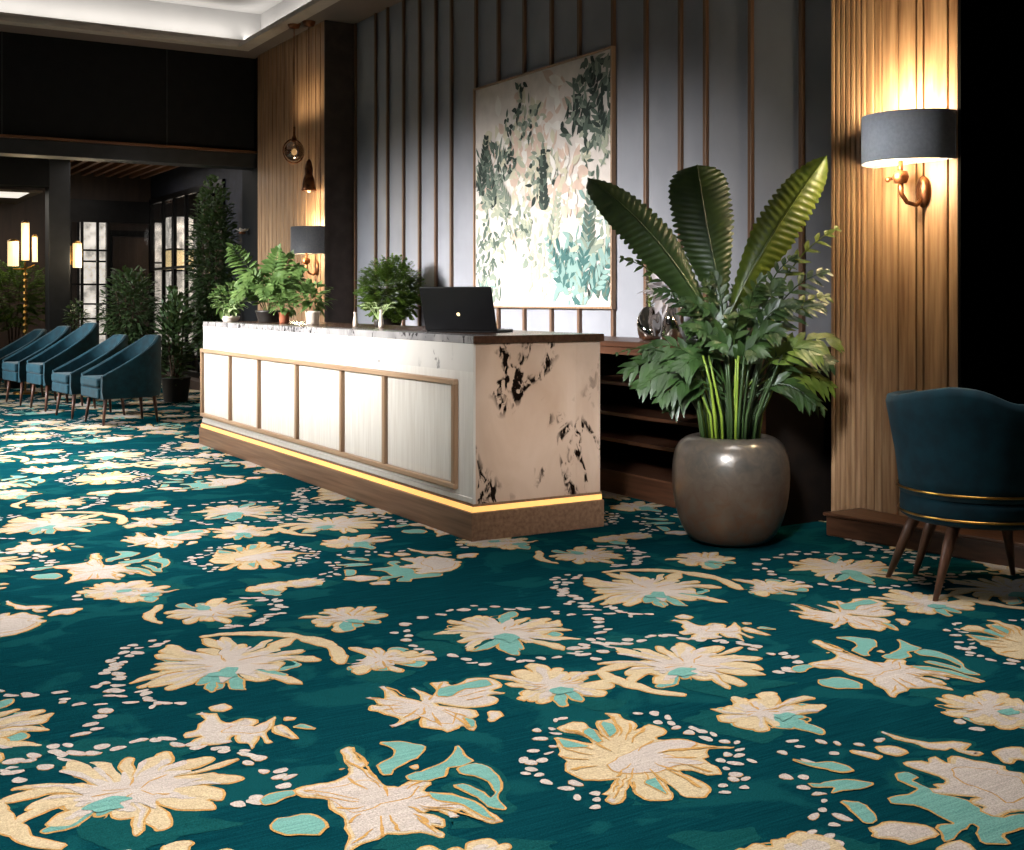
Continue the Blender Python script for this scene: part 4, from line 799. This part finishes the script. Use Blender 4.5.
# ------------------------------------------------------------------ things on the counter and on the cabinet
def pot_mesh(r, h, flare=1.15):
    return MB().lathe([(1e-4, 0), (r * .85, 0), (r * .9, .01), (r * flare * .95, h - .02), (r * flare, h - .015), (r * flare, h), (r * flare - .012, h), (r * flare - .014, h - .03), (1e-4, h - .03)], 22)
fn = thing('potted_fern', 'large light green fern in a dark pot on the far end of the counter', 'plant', (3.38, 9.62, CZ), -YAW)
pot_mesh(.10, .10).build('pot', M_darkpot, fn, smooth=True)
rg = random.Random(5)
for tx, ty, tz, ar, w in ((-.32, -.03, .64, .10, .15), (.10, -.08, .62, .10, .13), (.02, .02, .50, .14, .13), (.30, -.06, .44, .12, .14), (.34, .02, .26, .16, .12), (-.16, -.15, .36, .14, .12), (.14, -.2, .34, .14, .12), (-.3, .1, .32, .16, .12), (.24, .16, .4, .14, .12), (.0, -.22, .2, .16, .11), (.26, -.2, .16, .16, .1), (-.28, -.16, .16, .16, .1), (.2, -.04, .58, .06, .12)):
    mb = MB(); frond(mb, (tx * .05, ty * .05, .06), (tx, ty, tz), ar, w, 14, .022, rg, .18, (0, -.7, .7), .5, True, .005, .3); mb.build('frond', M_leaff, fn)
lp = thing('potted_ivy', 'small grey green leafy plant in a pale bowl left of the fern', 'plant', (3.17, 10.0, CZ), 0)
pot_mesh(.07, .05).build('pot', M_ceramic, lp, smooth=True)
mb = MB(); bush(mb, (0, .02, .2), (.14, .17, .12), 150, .075, .024, rg); mb.build('foliage', M_leaff, lp)
mb = MB(); bush(mb, (0, 0, .19), (.14, .17, .12), 40, .07, .022, rg); mb.build('foliage', M_leafp, lp)
tp = thing('terracotta_pot_plant', 'small leafy plant in a terracotta pot right of the fern', 'plant', (3.36, 9.20, CZ), 0)
pot_mesh(.042, .09).build('pot', M_terra, tp, smooth=True); mb = MB(); bush(mb, (0, 0, .17), (.10, .10, .08), 80, .08, .022, rg); mb.build('foliage', M_leaff, tp)
wp = thing('white_pot_plant', 'small bright leafy plant in a white pot, rightmost of the counter plants by the lamp', 'plant', (3.47, 8.86, CZ), 0)
pot_mesh(.055, .10, 1.1).build('pot', M_ceramic, wp, smooth=True); mb = MB(); bush(mb, (0, 0, .22), (.12, .12, .10), 110, .09, .024, rg); mb.build('foliage', M_leaff, wp)
bb = thing('feathery_bush', 'round dark green feathery bush in a pot behind the counter', 'plant', (4.68, 10.0, BZ + .002), 0)
pot_mesh(.10, .14).build('pot', M_darkpot, bb, smooth=True)
mb = MB(); bush(mb, (0, 0, .34), (.22, .28, .24), 800, .05, .014, rg, .25, .3, .3, True); mb.build('foliage', M_leafbr, bb)
sg = thing('sage_plant', 'little pale green plant on the counter before the feathery bush', 'plant', (3.52, 7.72, CZ), 0)
pot_mesh(.03, .05).build('pot', M_darkpot, sg, smooth=True)
mb = MB()
for a in range(9): frond(mb, (0, 0, .04), (.13 * math.cos(a * .7), .13 * math.sin(a * .7), .13 + .02 * (a % 3)), .04, .045, 5, .012, rg, .3)
mb.build('foliage', M_leafp, sg)
for i, (x, y, h, lab) in enumerate(((3.40, 7.86, .10, 'thin white bud vase left of the little pale plant'), (3.40, 7.42, .12, 'thin white bud vase right of the little pale plant'))):
    o = MB().lathe([(1e-4, 0), (.016, 0), (.019, .02), (.012, h * .6), (.009, h * .9), (.012, h), (.009, h), (.007, h * .9), (1e-4, h * .3)], 14).build('bud_vase', M_ceramic, None, smooth=True, loc=(x, y, CZ))
    o['label'] = lab; o['category'] = 'vase'; o['group'] = 'white bud vases on the counter'
# laptop, lid toward the lobby
lt = thing('laptop', 'black laptop standing open on the counter with its lid toward the lobby', 'laptop', (3.27, 6.03, CZ + .001), math.atan2(-.60, -.80))
# local +x points to the lobby side of the lid
wl = .225
MB().box(-.235, 0, -wl, wl, 0, .016).build('keyboard_base', M_laptop, lt, bevel=.004)
kbm = MB()
for r_ in range(5):
    for c_ in range(14): kbm.box(-.185 + r_ * .03, -.161 + r_ * .03, -.19 + c_ * .0275, -.167 + c_ * .0275, .016, .019)
kbm.build('keys', M_key, lt)
ld = thing_lid = MB(); ld.box(-.006, .006, -wl, wl, 0, .265); lid = ld.build('lid', M_laptop, lt, bevel=.004, loc=(.004, 0, .012)); lid.rotation_euler = (0, R(20), 0)
MB().box(-.0075, -.0062, -wl + .012, wl - .012, .015, .255).build('screen', M_screen, lid)
lg = MB().lathe([(1e-4, .001), (.009, .001), (.011, 0)], 16).build('lid_mark', M_logo, lid, loc=(.0062, .0, .10)); lg.rotation_euler = (0, R(90), 0); lg['label'] = 'small glowing round mark'
MB().tube([(0, -wl + .03, .014), (0, wl - .03, .014)], .007, 8).build('hinge', M_laptop, lt)
# chrome vases
def vase(label, loc, r, h, rz, name='sculpted_vase'):
    def wob(t, z): return 1 + .16 * math.sin(2 * t + 5 * z / h) + .06 * math.sin(4 * t)
    pr = [(1e-4, 0), (r * .8, 0), (r * .98, h * .06), (r * 1.05, h * .25), (r * .98, h * .5), (r * .8, h * .75), (r * .52, h * .93), (r * .42, h), (r * .38, h), (r * .45, h * .9), (1e-4, h * .8)]
    t = thing(name, label, 'vase', loc, rz)
    MB().lathe(pr, 40, (0, 0, 0), wob=wob).build('body', M_chrome, t, smooth=True, sub=1)
    lo = MB(); lo.tube([(r * 1.08 * math.cos(a), 0, h * .42 + h * .42 * math.sin(a)) for a in [R(-80) + R(170) * i / 12 for i in range(13)]], [.006 + .012 * math.sin(math.pi * i / 12) for i in range(13)], 8); lo.build('handle', M_chrome, t, smooth=True)
    return t
vase('larger polished chrome vase with a bamboo stalk on the back cabinet', (4.79, 6.24, BZ + .001), .082, .22, .4)
vase('narrower polished chrome vase right of the larger one behind the plant', (4.80, 6.02, BZ + .001), .062, .235, 1.6)
st = thing('bamboo_stalk', 'upright variegated bamboo stalk standing in the larger chrome vase', 'plant', (4.79, 6.24, BZ + .185))
MB().tube([(0, 0, 0), (.0, .005, .15), (.0, .0, .30)], [.008, .007, .005], 8).build('stem', M_stemy, st)
mb = MB()
for i in range(46):
    a = i * 2.4; lens(mb, (0, 0, .03 + .0062 * i), (math.cos(a), math.sin(a), .5), (0, 0, 1), .05, .014)
mb.build('foliage', M_leafy, st)
orc = thing('white_flower_spray', 'spray of white petals in the narrower chrome vase', 'flower', (4.80, 6.02, BZ + .2))
MB().tube([(0, 0, 0), (-.01, 0, .1)], .005, 6).build('stem', M_stem, orc)
mb = MB(); bush(mb, (0, 0, .13), (.12, .16, .10), 60, .09, .03, rg); mb.build('petals', mat('white petals', rgb(206, 200, 202), rgb(186, 180, 186), .6, trans=.2), orc)

# ------------------------------------------------------------------ the lounge beyond the opening
FH = 3.3; FY = 19.9; GX = 4.97
structure(MB().box(-4, 7, WY + .2, 23, FH, FH + .1).build('ceiling_lounge', M_beam))
sc_ = structure(MB().box(3.2, 4.9, 15.2, 19.6, FH - .02, FH - .001).build('ceiling_panel', M_slatgap))
mb = MB()
for i in range(9): mb.box(3.25 + i * .185, 3.31 + i * .185, 15.2, 19.6, FH - .09, FH - .021)
mb.build('ceiling_slats', M_slatc, sc_)
structure(MB().box(-4, 3.66, FY, FY + .2, 0, FH).box(3.66, 5.3, FY, FY + .2, 2.86, FH).build('wall_back', M_darkwood))
structure(MB().box(GX, GX + .2, 15.0, FY, 2.9, FH).box(GX, GX + .2, 14.61, 15.9, 0, 2.9).build('wall_glazed', M_bluewall))
structure(MB().box(-4, 2.92, 17.2, 17.5, 2.80, FH).build('beam_lounge', M_black))
structure(MB().box(2.92, 3.2, 17.2, 17.5, 0, FH).build('column', M_beam, bevel=.01))
structure(MB().box(GX - .25, GX, 14.76, FY, 0, .12).build('baseboard_right', M_darkwood))
structure(MB().box(5.9, 6.0, 14.8, FY + 1.4, 0, FH).box(2.9, 6.0, FY + 1.4, FY + 1.5, 0, FH).build('wall_beyond', M_darkwood))
# glazed partition along the right
w1 = structure(MB().box(GX - .03, GX + .03, 15.9, 15.96, .1, 2.9).box(GX - .03, GX + .03, FY - .06, FY, .1, 2.9).box(GX - .03, GX + .03, 15.9, FY, 2.82, 2.9).box(GX - .03, GX + .03, 15.9, FY, .1, .2).build('window_1', M_metalf))
for y in (16.5, 17.15, 17.8, 18.45, 19.1): MB().box(GX - .025, GX + .025, y - .03, y + .03, .2, 2.82).build('mullion', M_metalf, w1)
for z in (.95, 1.75): MB().box(GX - .02, GX + .02, 15.96, FY - .06, z - .02, z + .02).build('transom', M_metalf, w1)
MB().box(GX - .004, GX + .004, 15.96, FY - .06, .2, 2.82).build('pane', M_glass, w1)
# glazed screen on the back wall
w2 = structure(MB().box(3.66, 3.72, FY - .03, FY + .03, 0, 2.86).box(4.94, 4.97, FY - .03, FY + .03, 0, 2.86).box(3.72, 4.94, FY - .03, FY + .03, 2.5, 2.86).build('window_2', M_metalf))
for x in (3.88, 4.12, 4.28): MB().box(x - .02, x + .02, FY - .03, FY + .03, 0, 2.5).build('mullion', M_metalf, w2)
for z in (.95, 1.5, 2.05): MB().box(3.72, 4.28, FY - .02, FY + .02, z - .015, z + .015).build('transom', M_metalf, w2)
MB().box(3.72, 4.94, FY - .004, FY + .004, 0, 2.5).build('pane', M_glass, w2)
d1 = structure(MB().box(4.36, 4.42, FY + .31, FY + .38, 0, 2.3).box(5.02, 5.08, FY + .31, FY + .38, 0, 2.3).box(4.36, 5.08, FY + .31, FY + .38, 2.3, 2.4).build('door_1', M_metalf))
MB().box(4.43, 5.01, FY + .32, FY + .36, 0, 2.29).build('door_leaf', M_darkwood, d1)
# glowing columns added for the bright reflections in the glazing, stacks of pale panels
def glow_column(label, x, y, w, d, segs):
    t = thing('added_glow_column', label, 'lamp', (x, y, 0), 0, 'added glowing columns behind the partition')
    MB().box(-w / 2 - .02, w / 2 + .02, -d / 2 - .02, d / 2 + .02, 0, segs[0][0]).build('base', M_metalf, t)
    for z0, z1, m in segs: MB().box(-w / 2, w / 2, -d / 2, d / 2, z0, z1 - .03).build('glow_panel', m, t)
    fr_ = MB()
    for sx in (-1, 1):
        for sy in (-1, 1): fr_.box(sx * (w / 2 + .01) - .01, sx * (w / 2 + .01) + .01, sy * (d / 2 + .01) - .01, sy * (d / 2 + .01) + .01, segs[0][0], segs[-1][1])
    for z0, z1, m in segs: fr_.box(-w / 2 - .02, w / 2 + .02, -d / 2 - .02, d / 2 + .02, z1 - .03, z1)
    fr_.build('frame', M_metalf, t)
SG = [(.55, .95, M_lit), (.95, 1.3, M_lit), (1.3, 1.75, M_lit), (1.75, 2.1, M_lantern), (2.1, 2.65, M_lit)]
SG2 = [(.3, .7, M_lit), (.7, 1.2, M_lit), (1.2, 1.9, M_lit), (1.9, 2.6, M_lit)]
glow_column('broad added glow column with an amber lantern band behind the right glass partition', 5.42, 19.85, .34, .46, SG)
glow_column('slim added glow column farther back behind the right glass partition', 5.30, 20.75, .2, .34, SG2)
glow_column('broadest pale added glow column near the dark column behind the back glass screen', 4.06, FY + .5, .26, .1, SG2)
glow_column('narrow added glow column closest to the doorway behind the back glass screen', 4.28, FY + .5, .12, .1, SG2)
# amber lanterns beside the dark column
def shade_(mb, cap, c, z, h, r):
    mb.lathe([(1e-4, 0), (r, 0), (r, h), (1e-4, h)], 14, (c[0], c[1], z))
    cap.lathe([(1e-4, h + .03), (r * .5, h + .03), (r * 1.1, h + .004), (r * 1.1, h - .005)], 14, (c[0], c[1], z))
fl_ = thing('floor_lamp', 'brass standing lamp with three amber tube lanterns left of the dark column', 'lamp', (2.58, 16.95, 0))
MB().lathe([(1e-4, .03), (.15, .025), (.16, 0), (1e-4, 0)], 20).build('base', M_brass, fl_)
mb = MB(); mb.tube([(0, 0, .03), (0, 0, 1.76)], .012, 8)
for i in range(10): mb.lathe([(1e-4, .86 + .085 * i), (.032, .85 + .085 * i), (.032, .82 + .085 * i), (1e-4, .81 + .085 * i)], 10)
mb.build('pole', M_brass, fl_)
mb = MB(); mb.tube([(-.15, 0, 1.66), (0, 0, 1.66), (.12, 0, 1.72)], .009, 6); mb.build('arm', M_brass, fl_)
for c, z, h, r in (((-.15, 0), 1.70, .33, .07), ((0, 0), 1.78, .50, .05), ((.12, 0), 1.76, .34, .035)):
    a_, b_ = MB(), MB(); shade_(a_, b_, c, z, h, r); q = a_.build('lantern_shade', M_lantern, fl_); b_.build('cap', M_brass, q)
wl_ = thing('wall_lantern', 'single amber tube lantern fixed to the right side of the dark column', 'lamp', (3.2, 17.3, 1.70))
MB().box(0, .02, -.06, .06, .04, .3).build('wall_plate', M_brass, wl_); MB().tube([(.02, 0, .1), (.05, 0, .1)], .012, 6).build('arm', M_brass, wl_)
a_, b_ = MB(), MB(); shade_(a_, b_, (.11, 0), 0, .34, .06); q = a_.build('lantern_shade', M_lantern, wl_); b_.build('cap', M_brass, q)

cv_ = structure(MB().box(.2, 2.9, 17.55, 21.9, 2.75, 2.77).build('ceiling_alcove', M_ceil))
MB().box(.2, 2.75, 17.75, 18.7, 2.744, 2.7495).build('cove_light', M_coveE, cv_)
structure(MB().box(-4, 3.6, 22.0, 22.1, 0, FH).build('wall_lounge', M_darkwood))

# lounge greenery
def shrub(label, x, y, c, rad, n, Ls, w, m, pr=.16, ph=.4, name='potted_shrub', sprays=False, up=.3, seed=1):
    t = thing(name, label, 'plant', (x, y, 0)); g = random.Random(seed)
    pot_mesh(pr, ph).build('pot', M_darkpot, t, smooth=True)
    tk = MB(); 
    for i in range(4): tk.tube([(.02 * i - .03, .02, ph - .05), (.05 * (i - 1.5), .03 * (i % 2), (c + ph) / 2), (.1 * (i - 1.5) * rad[0] / .3, .0, c + rad[2] * .5)], [.014, .011, .006], 6)
    tk.build('stem', M_twig, t)
    mb = MB(); bush(mb, (0, 0, c), rad, n, Ls, w, g, up, .3, .2, sprays); mb.build('foliage', m, t)
    return t
shrub('bright green feathery shrub at the left edge behind the chairs', 2.62, 18.2, 1.28, (.5, .5, .42), 420, .075, .02, M_leafbr, sprays=True, seed=2, pr=.14)
shrub('dark bushy shrub behind the two nearest tub chairs', 3.63, 15.6, 1.15, (.36, .36, .52), 1500, .10, .022, M_leafs, seed=3)
shrub('upright glossy leafed shrub between the nearest tub chair and the counter', 3.98, 14.72, .78, (.22, .22, .62), 620, .13, .03, M_leafs, ph=.3, up=.8, seed=4)
shrub('tall climbing greenery by the lounge opening behind the counter end', 4.54, 15.02, 1.62, (.30, .34, 1.2), 3400, .10, .024, M_leafs, ph=.45, seed=5, name='tall_leafy_plant')
shrub('small dark shrub half hidden beside the dark column', 3.20, 16.78, .95, (.14, .14, .30), 260, .08, .02, M_leafs, pr=.12, seed=6)
fs = thing('flower_wall_lamp', 'small white petal shaped wall lamp above the fern beside the far pillar', 'lamp', (4.70, 14.35, 2.08))
MB().lathe([(1e-4, -.02), (.04, -.01), (.045, .01)], 14).build('wall_plate', M_bronze, fs)
mb = MB()
for a in range(6): lens(mb, (0, 0, .0), (math.cos(a * 1.05), math.sin(a * 1.05) * .8, .5), (0, 0, 1), .12, .035)
mb.build('petals', M_ceramic, fs)

# ------------------------------------------------------------------ lights
w = bpy.data.worlds.new('world'); scene.world = w; w.use_nodes = True
w.node_tree.nodes['Background'].inputs[0].default_value = (.75, .85, 1, 1); w.node_tree.nodes['Background'].inputs[1].default_value = .012
# daylight from tall windows along the left of the lobby, then added fills
KD = 136; FD = 92
o = area('window daylight', (-2.4, 8.7, 3.0), (0, 0, 0), 4.8, .5, KD, (1, .97, .93), 30); orient(o, (1, 0, -math.tan(R(15.8))), (0, 1, 0))
o = area('chair daylight', (-2.4, 14.2, 2.2), (2.4, 14.2, .5), 3, .5, 110, (.9, .97, 1), 50); orient(o, (1, 0, -.32), (0, 1, 0))
area('overhead fill', (.6, 2.4, 4.15), (.7, 2.5, 0), 2.8, 3.6, FD * .86, (1, .97, .93), 52)  # added overhead fill for the foreground carpet
area('skylight right', (3.3, 3.3, 4.15), (3.3, 3.31, 0), 1.6, 1.8, 20, (1, .97, .93), 44)  # added overhead fill for the carpet at right
o = area('floor fill', (.9, 10.4, 4.1), (0, 0, 0), 5.0, 1.2, 210, (1, .98, .95), 54); orient(o, (.18, 0, -1.25), (0, 1, 0))  # added fill pointing down on the carpet before the counter
area('chair rim fill', (-1.2, 6.2, 1.9), (4.15, 3.5, .65), .5, .5, 1.7, (.85, .95, 1), 15)  # added narrow fill for the barrel chair's left edge
area('skylight middle', (1.2, 6.2, 4.15), (1.2, 6.21, 0), 2.2, 2.4, 62, (1, .98, .95), 46)  # added overhead fill for the middle of the floor
area('counter end fill', (1.3, .6, 3.2), (3.4, 5.4, .55), .8, .8, 2.9, (1, .92, .85), 15)  # added fill for the marble counter end
area('pot fill', (-.1, 1.2, 3.2), (4.08, 4.75, .7), .7, .7, 8, (.92, .97, 1), 15)  # added fill aimed at the big pot
area('lamp shade fill', (-1, 6.2, 2.6), (4.7, 4.25, 2.07), .3, .3, .55, (.9, .96, 1), 7)  # added narrow fill for the near wall lamp's shade
point('lantern glow a', (2.58, 16.7, 2.0), 14, WARM, .1); point('lantern glow b', (3.4, 17.1, 1.8), 14, WARM, .1)
area('glass glow', (5.5, 18.6, 3.2), (5.5, 18.61, 0), .4, 3, 50, (1, .85, .7), 100)
area('lounge fill', (3.9, 16.6, 3.15), (3.9, 16.61, 0), 1.4, 4, 30, (1, .93, .86))
area('alcove fill', (1.6, 18.6, 2.7), (1.8, 18.6, 0), 1.2, 1.2, 40, (1, .92, .8))
point('opening fill', (3.3, 13.9, 2.6), 4, (1, .95, .9), .3)
